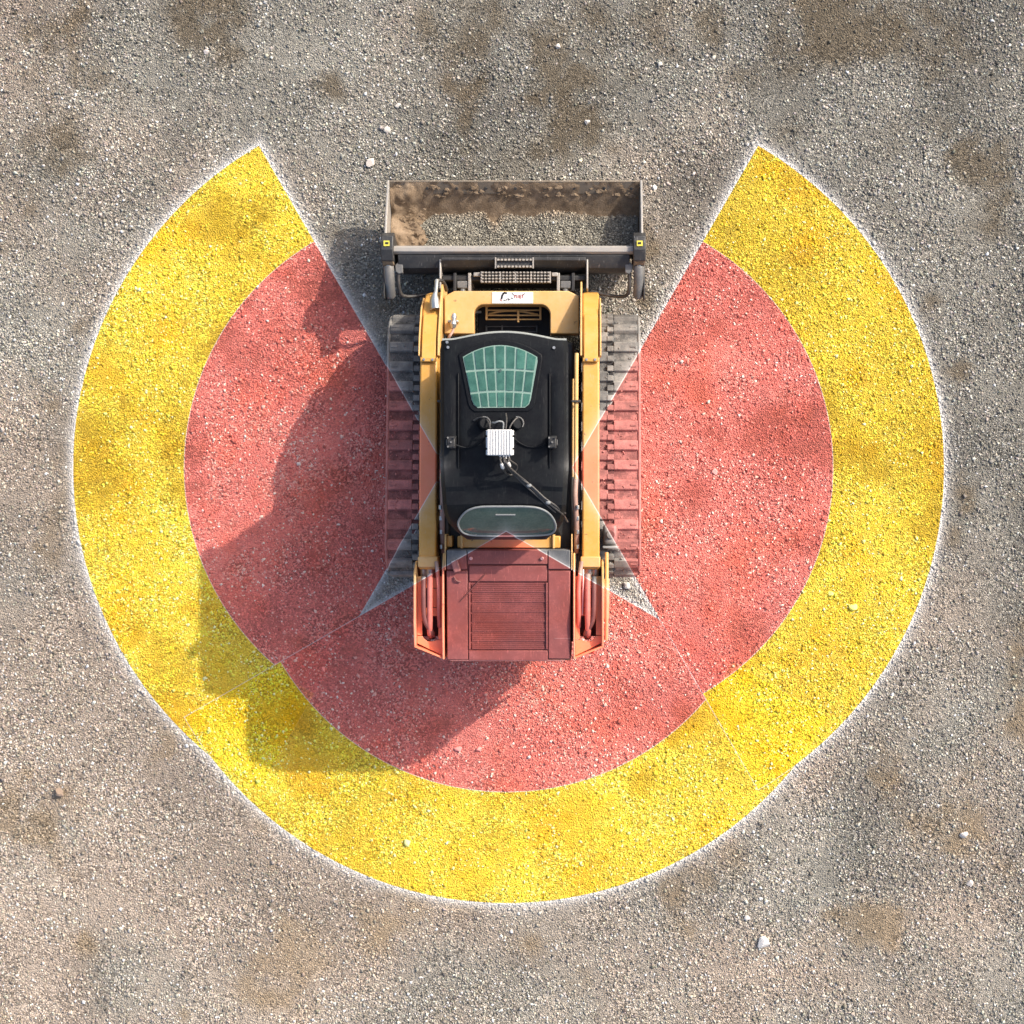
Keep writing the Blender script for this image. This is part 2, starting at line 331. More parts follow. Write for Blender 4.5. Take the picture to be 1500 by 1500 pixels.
far = np.clip((np.maximum(np.abs(V[:, 0]), np.abs(V[:, 1])) - 5.0) / 1.0, 0, 1)[:, None]      # beyond the fine grid the yard keeps its mean colour
set_tint(me, tc * (1 - far) + np.array((0.30, 0.275, 0.23)) * far)
ground = link('ground', me, 'earth'); tag(ground, 'grey brown gravel yard ground with bare soil patches', None, None, 'structure')

# ------------------------------------------------------------------ gravel stones
def zone_of(x, y):
    """0 bare, else 1 + 2*fan + (1 when in the outer yellow band)"""
    z = np.zeros(len(x), int)
    for i, (nm, ax, ay) in enumerate(FANS):
        dx, dy = x - ax, y - ay
        u, v = {'left': (-dx, dy), 'right': (dx, dy), 'rear': (-dy, dx)}[nm]
        r = np.hypot(u, v); inn = (np.maximum(r - R_YEL, np.abs(v) * 0.5 - u * 0.8660254) < 0)
        z = np.where(inn, 1 + 2 * i + (r >= R_RED), z)
    return z
OCTA = np.array([(1, 0, 0), (-1, 0, 0), (0, 1, 0), (0, -1, 0), (0, 0, 1), (0, 0, -1)], float) * 1.12
CF = np.array([(0, 2, 4), (2, 1, 4), (1, 3, 4), (3, 0, 4), (2, 0, 5), (1, 2, 5), (3, 1, 5), (0, 3, 5)])
def rand_rot(n):
    q = rng.normal(size=(n, 4)); q /= np.linalg.norm(q, axis=1)[:, None]; w, x, y, z = q.T
    return np.stack([1 - 2 * (y * y + z * z), 2 * (x * y - z * w), 2 * (x * z + y * w), 2 * (x * y + z * w), 1 - 2 * (x * x + z * z), 2 * (y * z - x * w),
                     2 * (x * z - y * w), 2 * (y * z + x * w), 1 - 2 * (x * x + y * y)], 1).reshape(n, 3, 3)
def stones(x, y, z, r, col):
    n = len(x)
    v = (OCTA[None] + rng.uniform(-0.38, 0.38, (n, 6, 3))) * rng.uniform(0.7, 1.25, (n, 1, 3))
    v = np.einsum('nij,nkj->nki', rand_rot(n), v) * r[:, None, None]
    v[:, :, 2] *= 0.75
    v += np.stack([x, y, z], 1)[:, None, :]
    f = CF[None] + (np.arange(n) * 6)[:, None, None]
    return v.reshape(-1, 3), f.reshape(-1, 3), np.repeat(col, 6, 0)
def stone_colours(x, y, soft=1.0):
    t, s = base_tint(x, y); n = len(x)
    tone = np.exp(rng.normal(0.0, 0.47, n)) * np.where(rng.random(n) < 0.08, 1.5, 1.0)
    hue = 1 + rng.normal(0, 0.045, (n, 3)) * np.array((1, .5, 1))
    rock = np.array((0.42, 0.397, 0.347))
    c = (t * 0.62 + rock * 0.38) * tone[:, None] * hue
    c = c * (1 - 0.35 * s[:, None]) + t * 0.35 * s[:, None]
    return np.clip(c, 0.03, 0.8), s
HALF = 4.75
N = int(4300 * (2 * HALF) ** 2)
sx, sy = rng.uniform(-HALF, HALF, (2, N))
sc_, ss = stone_colours(sx, sy)
dens = np.clip(-0.50 + 2.55 * fbm(sx, sy, 0.42, 61, 5), 0.14, 1.0) * (1 - 0.80 * ss)
streak = np.clip((fbm(sx * 1.0 + sy * 0.42, sy * 0.10 - sx * 0.04, 0.10, 65, 3) - 0.48) * 5, 0, 1) * np.clip((-sy - 2.6) / 0.8, 0, 1) * np.clip((fbm(sx, sy, 0.9, 67, 2) - 0.42) * 4, 0, 1)
dens = dens * (1 - 0.75 * streak)
under = (np.abs(sx - MX) < 0.45) & (sy > -0.95) & (sy < 1.15)
keep = (rng.random(N) < dens) & ~under
sx, sy, sc_ = sx[keep], sy[keep], sc_[keep]; N = len(sx)
sr = np.clip(np.exp(rng.normal(math.log(0.0074), 0.32, N)), 0.0042, 0.0175)
zone = zone_of(sx, sy)
sz = height(sx, sy) + sr * np.where(zone > 0, rng.uniform(-0.32, 0.26, N), rng.uniform(-0.2, 0.4, N))
info = {0: ('gravel', 'loose grey crushed gravel around the overlay zones', 'gravel'),  # zone gravel is plain stone coloured by the added overlay
        1: ('red_overlay_gravel', 'red overlay-tinted gravel fan left of the loader, between its track and yellow band', 'overlay-tinted gravel'),
        2: ('yellow_overlay_gravel', 'yellow overlay-tinted gravel band curving round the left side of the red fan', 'overlay-tinted gravel'),
        3: ('red_overlay_gravel', 'red overlay-tinted gravel fan behind the rear end of the loader', 'overlay-tinted gravel'),
        4: ('yellow_overlay_gravel', 'yellow overlay-tinted gravel band curving behind the rear of the loader', 'overlay-tinted gravel'),
        5: ('red_overlay_gravel', 'red overlay-tinted gravel fan right of the loader, fully sunlit', 'overlay-tinted gravel'),
        6: ('yellow_overlay_gravel', 'yellow overlay-tinted gravel band curving round the right side of the red fan', 'overlay-tinted gravel')}
for zi, (nm, lab, cat) in info.items():
    k = zone == zi
    V, F, C = stones(sx[k], sy[k], sz[k] + (0.003 if zi else 0), sr[k], sc_[k])
    if zi:                                              # the overlay-tinted fines between the stones
        gV, gF = grid_mesh('zone', np.arange(-4, 4.01, 0.04), np.arange(-4, 4.01, 0.04), 0.004, keep=lambda a, c, q=zi: zone_of(a, c) == q)
        gt = np.concatenate([gF[:, [0, 1, 2]], gF[:, [0, 2, 3]]])
        gC = base_tint(gV[:, 0], gV[:, 1])[0]
        F = np.concatenate([F, gt + len(V)]); V = np.concatenate([V, gV]); C = np.concatenate([C, gC])
    me = np_mesh(nm, V, F); set_tint(me, C); me.materials.append(M['gravel']); me.materials.append(M['earth'])
    if zi: me.polygons.foreach_set('material_index', (np.arange(len(F)) >= len(F) - len(gt)).astype(np.int32))
    o = link(nm, me, 'gravel', smooth=0); tag(o, lab, cat, None, 'stuff')
    if zi: o['group'] = 'overlay-tinted gravel zones round the loader'

# ------------------------------------------------------------------ single larger stones
def rock(name, px, py, d, col, label, z0=0.0, flat=0.6):
    bm = NEW(); bmesh.ops.create_icosphere(bm, subdivisions=2, radius=1)
    r = d / 180 / 2 * 1.05; R = random.Random(px * 7 + py)
    cuts = [(Vector((R.gauss(0, 1), R.gauss(0, 1), R.gauss(0, 1))).normalized(), R.uniform(0.42, 0.78)) for _ in range(11)]
    ax, ay = R.uniform(0.85, 1.15), R.uniform(0.8, 1.1)
    for v in bm.verts:
        for nrm, dd in cuts:
            t = v.co.dot(nrm)
            if t > dd: v.co -= nrm * (t - dd)
        v.co = Vector((v.co.x * ax * r * 1.15, v.co.y * ay * r * 1.15, v.co.z * r * flat * 1.2))
    m = mat(name + '_surface', col, 0.85, 0, 0.25, tuple(c * 0.6 for c in col), 0.15, 0.3, 1.0, nscale=30, alpha=0.75)
    o = finish(name, bm, m, None, 0, 0)
    x, y = gx(px), gy(py)
    o.location = (x, y, float(height(np.array([x]), np.array([y]))[0]) + r * flat * 0.55 + z0)
    tag(o, label, 'stone', 'larger stones lying on the gravel')
rock('stone', 1117, 1381, 19, (0.78, 0.74, 0.68), 'bright white angular stone on grey gravel, lower right, largest of the pale stones')
rock('stone', 1411, 1223, 15, (0.66, 0.60, 0.54), 'pale wedge shaped stone near the right edge of the gravel')
rock('stone', 1420, 1293, 9, (0.62, 0.56, 0.50), 'small pale pebble just below the wedge shaped stone at right')
rock('stone', 543, 239, 15, (0.66, 0.58, 0.50), 'round cream stone on the gravel just above the bucket left corner')
rock('stone', 567, 189, 11, (0.62, 0.56, 0.49), 'small pale stone above the round cream stone near the bucket')
rock('stone', 583, 154, 9, (0.60, 0.55, 0.48), 'tiny pale stone, topmost of the three left of the bucket')
rock('stone', 860, 179, 9, (0.62, 0.57, 0.52), 'pale pebble alone on dark gravel above the bucket right half')
rock('stone', 818, 68, 9, (0.60, 0.54, 0.47), 'pale pebble near the top edge, upper middle of the gravel')
rock('stone', 967, 94, 9, (0.58, 0.54, 0.47), 'pale flat pebble at upper right of the bucket near the top')
rock('stone', 958, 275, 8, (0.72, 0.70, 0.66), 'white pebble just right of the bucket front right corner')
rock('stone', 88, 1161, 20, (0.27, 0.20, 0.15), 'brown rounded stone with dark rim, lying alone at lower left')
rock('stone', 918, 857, 13, (0.60, 0.58, 0.53), 'pale rounded stone beside the rear end of the right track')
rock('stone', 598, 1233, 11, (0.72, 0.66, 0.55), 'pale yellow stone lying in the yellow band behind the loader')
rock('stone', 1250, 889, 12, (0.60, 0.55, 0.45), 'yellow tinted stone in the right yellow band, larger of the two')
rock('stone', 1216, 870, 9, (0.62, 0.57, 0.45), 'yellow tinted pebble in the right yellow band, close to red fan')
rock('stone', 1047, 690, 10, (0.60, 0.50, 0.46), 'pale pink stone in the red fan right of the loader')
rock('stone', 474, 980, 9, (0.55, 0.45, 0.42), 'pinkish stone in the shaded red gravel at lower left of loader')
rock('stone', 702, 1097, 11, (0.55, 0.45, 0.42), 'pale red stone in the sunlit red fan behind the loader')
rock('stone', 671, 1096, 10, (0.50, 0.40, 0.38), 'round red stone left of the pale red stone behind loader')
rock('stone', 1095, 1345, 9, (0.58, 0.54, 0.5), 'small pale pebble above left of the bright white stone')
rock('stone', 302, 76, 8, (0.66, 0.58, 0.52), 'small pale pebble on the brown soil patch at upper left')

# ------------------------------------------------------------------ compact track loader
loader = empty('compact_track_loader', (MX, 0, 0))
tag(loader, 'yellow and black compact track loader with green roof window, seen from above', 'loader')

# undercarriage and body
part_box('chassis', 'dark', loader, -0.47, 0.47, -0.98, 1.28, 0.28, 0.98, bevel=0.02)
for s in (-1, 1):
    bm = NEW(); prism(bm, [(-0.35, 0.18), (1.15, 0.18), (1.25, 0.33), (0.9, 0.46), (-0.1, 0.55), (-0.4, 0.5)], s * 0.60, s * 0.90, 'x')
    finish('track_frame', bm, 'dark', loader, 0.01)

# rubber tracks
def track_path():
    """outline of the belt in the y-z plane: flat below, front idler, raised rear sprocket"""
    wheels = [((1.26, 0.315), 0.285), ((0.45, 0.50), 0.235), ((-0.20, 0.46), 0.290)]
    pts = []
    A = [(-0.20, 0.0), ]
    # bottom run, front idler, top run, rear sprocket
    for i in range(12): pts.append((-0.02 + i * 1.25 / 12, 0.03))
    c, r = wheels[0]
    for a in np.linspace(-90, 82, 14): pts.append((c[0] + r * math.cos(math.radians(a)), c[1] + r * math.sin(math.radians(a))))
    c2, r2 = wheels[2]
    p0 = pts[-1]; a0 = 84; p1 = (c2[0] + r2 * math.cos(math.radians(a0)), c2[1] + r2 * math.sin(math.radians(a0)))
    for i in range(1, 12): t = i / 12; pts.append((p0[0] * (1 - t) + p1[0] * t, p0[1] * (1 - t) + p1[1] * t - 0.012 * math.sin(math.pi * t)))
    for a in np.linspace(a0, 235, 13): pts.append((c2[0] + r2 * math.cos(math.radians(a)), c2[1] + r2 * math.sin(math.radians(a))))
    e = pts[-1]
    for i in range(1, 4): t = i / 4; pts.append((e[0] * (1 - t) + pts[0][0] * t, e[1] * (1 - t) + pts[0][1] * t))
    return pts
TP = track_path()
def path_sample(pts, n, off):
    P = np.array(pts + [pts[0]]); L = np.r_[0, np.cumsum(np.hypot(*np.diff(P, axis=0).T))]; out = []
    for i in range(n):
        s = ((i + off) / n * L[-1]) % L[-1]; k = min(np.searchsorted(L, s, 'right') - 1, len(P) - 2); t = (s - L[k]) / max(L[k + 1] - L[k], 1e-9)
        p = P[k] * (1 - t) + P[k + 1] * t; d = P[k + 1] - P[k]; out.append((p[0], p[1], math.atan2(d[1], d[0])))
    return out
def lug_mesh(nm, w, d, h, m, taper=0.75):
    bm = NEW(); vs = box(bm, -w / 2, w / 2, -d / 2, d / 2, -0.008, h)
    for v in vs:
        if v.co.z > 0: v.co.y *= taper
    bmesh.ops.bevel(bm, geom=bm.edges[:], offset=0.004, segments=1, affect='EDGES')
    bmesh.ops.recalc_face_normals(bm, faces=bm.faces); me = bpy.data.meshes.new(nm); bm.to_mesh(me); bm.free(); me.materials.append(M[m]); return me
lug_out = lug_mesh('tread_lug', 0.185, 0.092, 0.024, 'rubber_light'); lug_in = lug_mesh('tread_lug', 0.20, 0.095, 0.024, 'rubber_light')
guide = lug_mesh('guide_block', 0.050, 0.050, 0.030, 'rubber_light', 0.85)
pocket = lug_mesh('tread_bar', 0.05, 0.020, 0.030, 'rubber_light', 0.8)
for s in (-1, 1):
    bm = NEW(); n = len(TP); xa, xb = s * 0.525, s * 0.975
    P = [Vector((0, *p)) for p in TP]; inn = []
    for i in range(n):
        t = (P[(i + 1) % n] - P[i - 1]).normalized(); inn.append(P[i] + Vector((0, -t.z, t.y)) * 0.03)
    rows = [[bm.verts.new((xa, p.y, p.z)) for p in P], [bm.verts.new((xb, p.y, p.z)) for p in P], [bm.verts.new((xb, p.y, p.z)) for p in inn], [bm.verts.new((xa, p.y, p.z)) for p in inn]]
    for j in range(4):
        A, B = rows[j], rows[(j + 1) % 4]
        for i in range(n): bm.faces.new((A[i], A[(i + 1) % n], B[(i + 1) % n], B[i]))
    belt = finish('track_belt', bm, 'rubber', loader, 0, 50)
    NL = 31
    for off, me, cx in ((0.0, lug_out, 0.868), (0.5, lug_in, 0.630)):
        for y, z, a in path_sample(TP, NL, off): instance('tread_lug', me, belt, (s * cx, y, z), (a + math.pi, 0, 0))
    for y, z, a in path_sample(TP, NL * 2, 0.2): instance('guide_block', guide, belt, (s * 0.748, y, z), (a + math.pi, 0, 0))
    for y, z, a in path_sample(TP, NL, 0.0): instance('tread_bar', pocket, belt, (s * 0.925, y, z), (a + math.pi, 0, 0))
    # grit and small stones carried on the belt
    ps = [p for p in path_sample(TP, 400, 0.3) if p[1] > 0.42]; ii = rng.integers(0, len(ps), 260); pa = np.array(ps)[ii]
    gxx = s * rng.uniform(0.54, 0.96, 260); gr = rng.uniform(0.004, 0.010, 260)
    gv, gf, gc = stones(gxx, pa[:, 0] + rng.uniform(-0.01, 0.01, 260), pa[:, 1] + gr * 0.4 + np.where(rng.random(260) < 0.5, 0.0, 0.022), gr, np.tile(np.array([[0.3, 0.28, 0.25]]), (260, 1)))
    gm = np_mesh('trapped_gravel', gv, gf); tg = link('trapped_gravel', gm, 'rubber_light', belt, 0, 0); tg['kind'] = 'stuff'
    # dark strip imitating shade in the guide holes, edge bead, wheels
    bm = NEW(); n = len(TP); rows = []
    for x in (0.722, 0.774):
        ring = []
        for i in range(n):
            t = (P[(i + 1) % n] - P[i - 1]).normalized(); q = P[i] - Vector((0, -t.z, t.y)) * 0.004; ring.append(bm.verts.new((s * x, q.y, q.z)))
        rows.append(ring)
    for i in range(n): bm.faces.new((rows[0][i], rows[0][(i + 1) % n], rows[1][(i + 1) % n], rows[1][i]))
    finish('guide_shade_strip', bm, 'dark', belt, 0, 50)
    part_tube('belt_edge', 'rubber_light', belt, [(s * 0.972, p[0], p[1]) for p in TP], 0.012, 6, 0, True)
    for (wy, wz), wr, nm in (((1.26, 0.315), 0.235, 'idler_wheel'), ((-0.20, 0.46), 0.235, 'drive_sprocket'), ((0.25, 0.15), 0.095, 'roller'), ((0.6, 0.15), 0.095, 'roller'), ((0.92, 0.15), 0.095, 'roller')):
        bm = NEW(); cyl(bm, (s * 0.64, wy, wz), (s * 0.86, wy, wz), wr, 24); cyl(bm, (s * 0.60, wy, wz), (s * 0.90, wy, wz), wr * 0.4, 14)
        finish(nm, bm, 'grey', loader, 0.006)

# lift arms
def arm(s):
    xa, xb = s * 0.534, s * 0.660
    prof = [(-0.42, 1.12), (-0.42, 1.335), (0.30, 1.30), (1.02, 1.25), (1.30, 1.19), (1.52, 1.06), (1.66, 0.84), (1.74, 0.36), (1.66, 0.28), (1.52, 0.33), (1.36, 0.66), (1.15, 0.80), (0.70, 0.98), (0.3, 1.06)]
    bm = NEW(); prism(bm, prof, xa, xb, 'x'); a = finish('lift_arm', bm, 'yellow', loader, 0.012)
    if s < 0: a['label'] = 'yellow lift arm partly shaded by the cab'
    # reinforcing sleeve over the knee, flanges
    for x0, x1, nm in ((xa - s * 0.016, xa - s * 0.002, 'arm_flange'), (xb + s * 0.002, xb + s * 0.014, 'arm_flange')):
        top = 0.03 if x0 * s < 0.6 else 0.012
        y1 = 1.74 if x0 * s < 0.6 else 1.62
        bm = NEW(); prism(bm, [(1.15, 1.10), (1.15, 1.245 + top * 0.5), (1.30, 1.20 + top), (1.52, 1.07 + top), (y1, 0.90 + top), (y1, 0.55), (1.46, 0.75)], x0, x1, 'x')
        finish(nm, bm, 'yellow_pale', a, 0.003)
    bm = NEW(); prism(bm, [(1.13, 1.236), (1.13, 1.262), (1.30, 1.212), (1.47, 1.11), (1.47, 1.08), (1.30, 1.18)], xa + s * 0.012, xb - s * 0.012, 'x')
    finish('knee_plate', bm, 'yellow', a, 0.004)
    bm = NEW(); box(bm, *sorted((xa + s * 0.004, xb - s * 0.004)), 1.105, 1.135, 1.243, 1.268); finish('joint_strap', bm, 'yellow', a, 0.004)
    for t in (0.25, 0.75):
        bm = NEW(); x = xa + (xb - xa) * t; cyl(bm, (x, 1.12, 1.262), (x, 1.12, 1.276), 0.010, 6); finish('bolt', bm, 'steel', a)
    # rear collar
    bm = NEW(); box(bm, *sorted((xa - s * 0.012, xb + s * 0.006)), -0.405, -0.325, 1.11, 1.352); finish('rear_collar', bm, 'yellow_pale', a, 0.008)
    bm = NEW(); cyl(bm, (xa + s * 0.05, -0.40, 1.27), (xa + s * 0.05, -0.50, 1.25), 0.042, 14); cyl(bm, (xb - s * 0.03, -0.40, 1.29), (xb - s * 0.03, -0.47, 1.27), 0.024, 10)
    finish('link_pin', bm, 'steel', a, 0.004)
    # lift cylinder below the arm
    bm = NEW(); cyl(bm, (s * 0.60, -0.75, 0.62), (s * 0.60, 0.35, 1.02), 0.05, 16); finish('lift_cylinder', bm, 'dark', loader)
    bm = NEW(); cyl(bm, (s * 0.60, 0.35, 1.02), (s * 0.60, 0.75, 1.12), 0.028, 12); finish('cylinder_rod', bm, 'steel', loader)
    return a
arm_l, arm_r = arm(-1), arm(1)

# cross member between the arms, with the window cut in its rear edge
zc = 0.95
out = [(-0.508, 1.345), (-0.508, 1.63), (-0.43, 1.668), (0.43, 1.668), (0.508, 1.63), (0.508, 1.345), (0.290, 1.345)]
cr = 0.075
for a in np.linspace(0, 90, 7): out.append((0.290 - cr + cr * math.cos(math.radians(a)), 1.565 - cr + cr * math.sin(math.radians(a))))
for a in np.linspace(90, 180, 7): out.append((-0.286 + cr + cr * math.cos(math.radians(a)), 1.565 - cr + cr * math.sin(math.radians(a))))
out.append((-0.286, 1.345))
bm = NEW(); prism(bm, out, zc - 0.14, zc, 'z'); cross = finish('cross_member', bm, 'yellow_pale', loader, 0.008)
part_box('cross_apron', 'yellow_pale', loader, -0.50, 0.50, 1.60, 1.655, 0.50, zc - 0.145)
# name plate with its worn print
ax0, ax1, ay0, ay1 = lx(721, zc), lx(781, zc), ly(444.5, zc), ly(427.5, zc)
plate = part_box('name_plate', 'sticker', loader, ax0, ax1, ay0, ay1 - 0.001, zc + 0.001, zc + 0.004, bevel=0)
def stroke(pts, w, m, nm='print'):
    """printed stroke on the plate, plan-photo points"""
    bm = NEW(); P = [Vector((lx(p[0], zc), ly(p[1], zc))) for p in pts]; z0, z1 = zc + 0.0045, zc + 0.0055
    for a, c in zip(P[:-1], P[1:]):
        d = (c - a); d.normalize(); nrm = Vector((-d.y, d.x)) * w / 2; a2 = a - d * w * 0.3; c2 = c + d * w * 0.3
        nrm *= 1.35; prism(bm, [tuple(a2 + nrm), tuple(c2 + nrm), tuple(c2 - nrm), tuple(a2 - nrm)], z0, z1)
    return finish(nm, bm, m, plate, 0, 0)
Z = lambda x, y: (690 + x * 130 / 1500, 370 + y * 130 / 1500)      # enlarged reading of the plate
stroke([Z(515, 785), Z(525, 735), Z(545, 695), Z(570, 680), Z(600, 688)], 0.010, 'ink', 'printed_hook')
stroke([Z(490, 795), Z(520, 820)], 0.004, 'redink')
for a, c in (((555, 800), (565, 815)), ((585, 808), (610, 795)), ((625, 775), (640, 805)), ((650, 795), (660, 790)), ((680, 770), (705, 775))): stroke([Z(*a), Z(*c)], 0.005, 'ink', 'small_letter')
stroke([Z(690, 680), Z(715, 712), Z(730, 722)], 0.003, 'ink', 'printed_arc'); stroke([Z(870, 718), Z(895, 705), Z(915, 685)], 0.003, 'ink', 'printed_arc')
for seg in ([(735, 725), (765, 722), (770, 768)], [(740, 730), (738, 765)], [(798, 722), (798, 770)], [(845, 720), (822, 722), (824, 770), (846, 768)], [(824, 745), (842, 744)], [(860, 718), (890, 714)], [(872, 718), (868, 765)]):
    stroke([Z(*q) for q in seg], 0.0042, 'redink', 'red_letter')
# step guard showing through the cut-out
zs = 0.80
guard = part_box('step_guard', 'yellow_pale', loader, lx(711, zs), lx(714, zs), ly(468, zs), ly(446, zs), zs - 0.03, zs, bevel=0.003)
for x0, x1, y0, y1 in ((790, 793, 468, 446), (711, 793, 468.5, 466.5), (711, 793, 462.5, 460.5), (711, 793, 455, 453), (757.5, 760.5, 472, 455)):
    e = 0.0 if x0 == 790 else 0.004
    part_box('guard_bar', 'yellow_pale', guard, lx(x0, zs), lx(x1, zs), ly(y0, zs), ly(y1, zs), zs - 0.026 - e, zs - 0.006 + (0.012 if x0 == 757.5 else 0) - e, bevel=0.003)
part_tube('guard_wire', 'yellow_pale', guard, [plan(716, 460, 0.76), plan(735, 456, 0.77), plan(760, 456, 0.77), plan(788, 461, 0.76)], 0.008)
part_box('tread_plate', 'dark', loader, -0.28, 0.28, 1.30, 1.60, 0.52, 0.545)
zs = 0.6
for y0, y1, nm in ((479, 477.5, 'step_bar'), (487, 485, 'step_bar')): part_box(nm, 'grey', loader, lx(711, zs), lx(787, zs), ly(y0, zs), ly(y1, zs), zs - 0.02, zs, bevel=0.003)
for x in (711, 734, 785): part_box('step_post', 'grey', loader, lx(x, zs), lx(x + 2.5, zs), ly(487, zs) - 0.004, ly(477, zs) + 0.004, zs - 0.03, zs - 0.004, bevel=0.003)
part_box('floor_lamp', 'white', loader, lx(694, .62), lx(705, .62), ly(458.5, .62), ly(455, .62), 0.60, 0.62, bevel=0.004)

# hydraulic couplers on the front
def coupler(pts, r, parent=loader):
    bm = NEW(); P = [Vector(p) for p in pts]
    tube(bm, P, r, 12); return finish('hydraulic_coupler', bm, 'steel', parent, 0.002, 40)
c1 = coupler([plan(665, 459, 1.06), plan(665, 463, 1.06), plan(664.5, 466, 1.06), plan(664.5, 470, 1.06), plan(664, 474, 1.06), plan(664, 480, 1.05)], [0.013, 0.022, 0.024, 0.017, 0.027, 0.020])
part_box('coupler_block', 'steel', c1, lx(656, .99), lx(672, .99), ly(473, .99), ly(470, .99), 0.952, 1.04, bevel=0.004)
part_tube('hydraulic_hose', 'hose_tan', loader, [plan(664, 480, 1.05), plan(663, 486, 1.06), plan(659, 492, 1.08), plan(655, 500, 1.05)], 0.011)
c2 = coupler([plan(638, 452, 1.10), plan(637, 440, 1.10), plan(637, 432, 1.09), plan(638.5, 428, 1.08), plan(639.5, 417, 1.05), plan(640, 411, 1.02)], [0.034, 0.034, 0.020, 0.015, 0.015, 0.018])
part_tube('hydraulic_hose', 'hose', loader, [plan(640, 411, 1.02), plan(647, 411, 0.98), plan(652, 418, 0.88), plan(654, 425, 0.75)], 0.014)
part_box('coupler_guard', 'yellow_pale', loader, lx(630, 1.05), lx(634, 1.05), ly(455, 1.05), ly(433, 1.05), 1.0, 1.09, bevel=0.004)
# tilt cylinders and coupler plate
cp = part_box('coupler_plate', 'dark', loader, -0.56, 0.56, 1.80, 1.845, 0.14, 0.56, bevel=0.01)
for x in (-0.46, -0.345, 0.345, 0.46):
    bm = NEW(); prism(bm, [(1.62, 0.22), (1.62, 0.45), (1.72, 0.58), (1.86, 0.58), (1.86, 0.2)], x - 0.012, x + 0.012, 'x'); finish('coupler_ear', bm, 'bucket_light' if abs(x) < 0.4 else 'dark', cp, 0.004)
for s in (-1, 1):
    bm = NEW(); cyl(bm, (s * 0.40, 1.45, 0.78), (s * 0.40, 1.66, 0.60), 0.042, 14); finish('tilt_cylinder', bm, 'dark', loader)
    bm = NEW(); cyl(bm, (s * 0.40, 1.66, 0.60), (s * 0.40, 1.78, 0.50), 0.024, 12); finish('tilt_rod', bm, 'steel', loader)
    part_box('latch_box', 'grey', cp, *sorted((s * 0.36, s * 0.445)), 1.74, 1.80, 0.46, 0.57, bevel=0.008)
# toothed step grating
zg = 0.635
def grating(x0, x1, ys, rails, teeth, nm):
    base = part_box(nm, 'dark', loader, lx(x0, zg), lx(x1, zg), ly(ys[-1] + 2, zg), ly(ys[0] - 2, zg), zg - 0.05, zg - 0.035, bevel=0.002)
    for y in ys:
        bm = NEW(); n = teeth; w = (lx(x1, zg) - lx(x0, zg)) / n; yy = ly(y, zg)
        for i in range(n):
            xa = lx(x0, zg) + i * w
            prism(bm, [(xa, zg - 0.035), (xa + w * 0.98, zg - 0.035), (xa + w * 0.75, zg), (xa + w * 0.25, zg)], yy - 0.006, yy + 0.006, 'y')
        finish('toothed_bar', bm, 'bucket_light', base, 0, 0)
    for x in rails: part_box('grating_rail', 'bucket_light', base, lx(x, zg) - 0.005, lx(x, zg) + 0.005, ly(ys[-1] + 1.5, zg), ly(ys[0] - 1.5, zg), zg - 0.034, zg - 0.006, bevel=0)
grating(704, 806, (399, 403.5, 408, 412.5), (705, 733, 755, 778, 806), 20, 'step_grating')
part_box('step_ear', 'bucket_light', loader, lx(693, zg), lx(703, zg), ly(404, zg), ly(398, zg), zg - 0.05, zg - 0.03, bevel=0.006)
part_box('step_ear', 'bucket_light', loader, lx(808, zg), lx(817, zg), ly(404, zg), ly(398, zg), zg - 0.05, zg - 0.03, bevel=0.006)
zb = 0.645
bm = NEW()

# cab
cab = part_box('cab_frame', 'black', loader, -0.40, 0.40, -0.02, 1.08, 0.92, 1.93, bevel=0.03)
for s in (-1, 1):
    part_box('side_window', 'sideglass', cab, *sorted((s * 0.404, s * 0.414)), 0.12, 0.98, 1.18, 1.86, bevel=0.01)
    part_box('front_post', 'black', cab, *sorted((s * 0.37, s * 0.435)), 1.03, 1.115, 0.95, 1.96, bevel=0.015)
part_box('front_window', 'sideglass', cab, -0.34, 0.34, 1.082, 1.094, 1.05, 1.88, bevel=0.01)
part_box('grab_rail', 'black', cab, 0.418, 0.436, 0.55, 0.95, 1.72, 1.75)
def roof_surface():
    bm = NEW(); NU, NV = 29, 46; G = []
    for j in range(NV):
        v = j / (NV - 1); row = []
        for i in range(NU):
            u = i / (NU - 1) * 2 - 1; au = abs(u)
            yf = 1.178 + 0.052 * max(0, 1 - (u / 0.85) ** 2) ** 1.4; y = yf + (-0.195 - yf) * v
            w = 0.442
            if y < 0.30: w = 0.442 - 0.020 * ((0.30 - y) / 0.3)
            if y < 0.02: w -= 0.13 * ((0.02 - y) / 0.215) ** 2.2
            if y > 1.12: w -= 0.006
            zt = 2.052 + 0.010 * (1 - u * u)
            if y < 0.165: zt -= 0.018 * min(1, (0.165 - y) / 0.02)
            if y < 0.05: zt -= 0.30 * ((0.05 - y) / 0.245) ** 1.15
            if y > 1.12: zt -= 0.03 * ((y - 1.12) / 0.11) ** 2
            if au > 0.90: zt -= 0.040 * ((au - 0.90) / 0.10) ** 2
            if 0.70 < au < 0.74 and 0.3 < y < 0.92: zt -= 0.012
            row.append(bm.verts.new((u * w, y, zt)))
        G.append(row)
    for j in range(NV - 1):
        for i in range(NU - 1): bm.faces.new((G[j][i], G[j][i + 1], G[j + 1][i + 1], G[j + 1][i]))
    border = G[0] + [r[-1] for r in G[1:]] + G[-1][::-1][1:] + [r[0] for r in G[::-1]][1:-1]
    low = [bm.verts.new((p.co.x * 0.985, p.co.y * 0.99 + 0.003, p.co.z - (0.09 if p.co.y > 0.1 else 0.14))) for p in border]
    n = len(border)
    for i in range(n): bm.faces.new((border[i], low[i], low[(i + 1) % n], border[(i + 1) % n]))
    bm.faces.new(low)
    return bm
roof = finish('cab_roof', roof_surface(), 'black', loader, 0, 28)
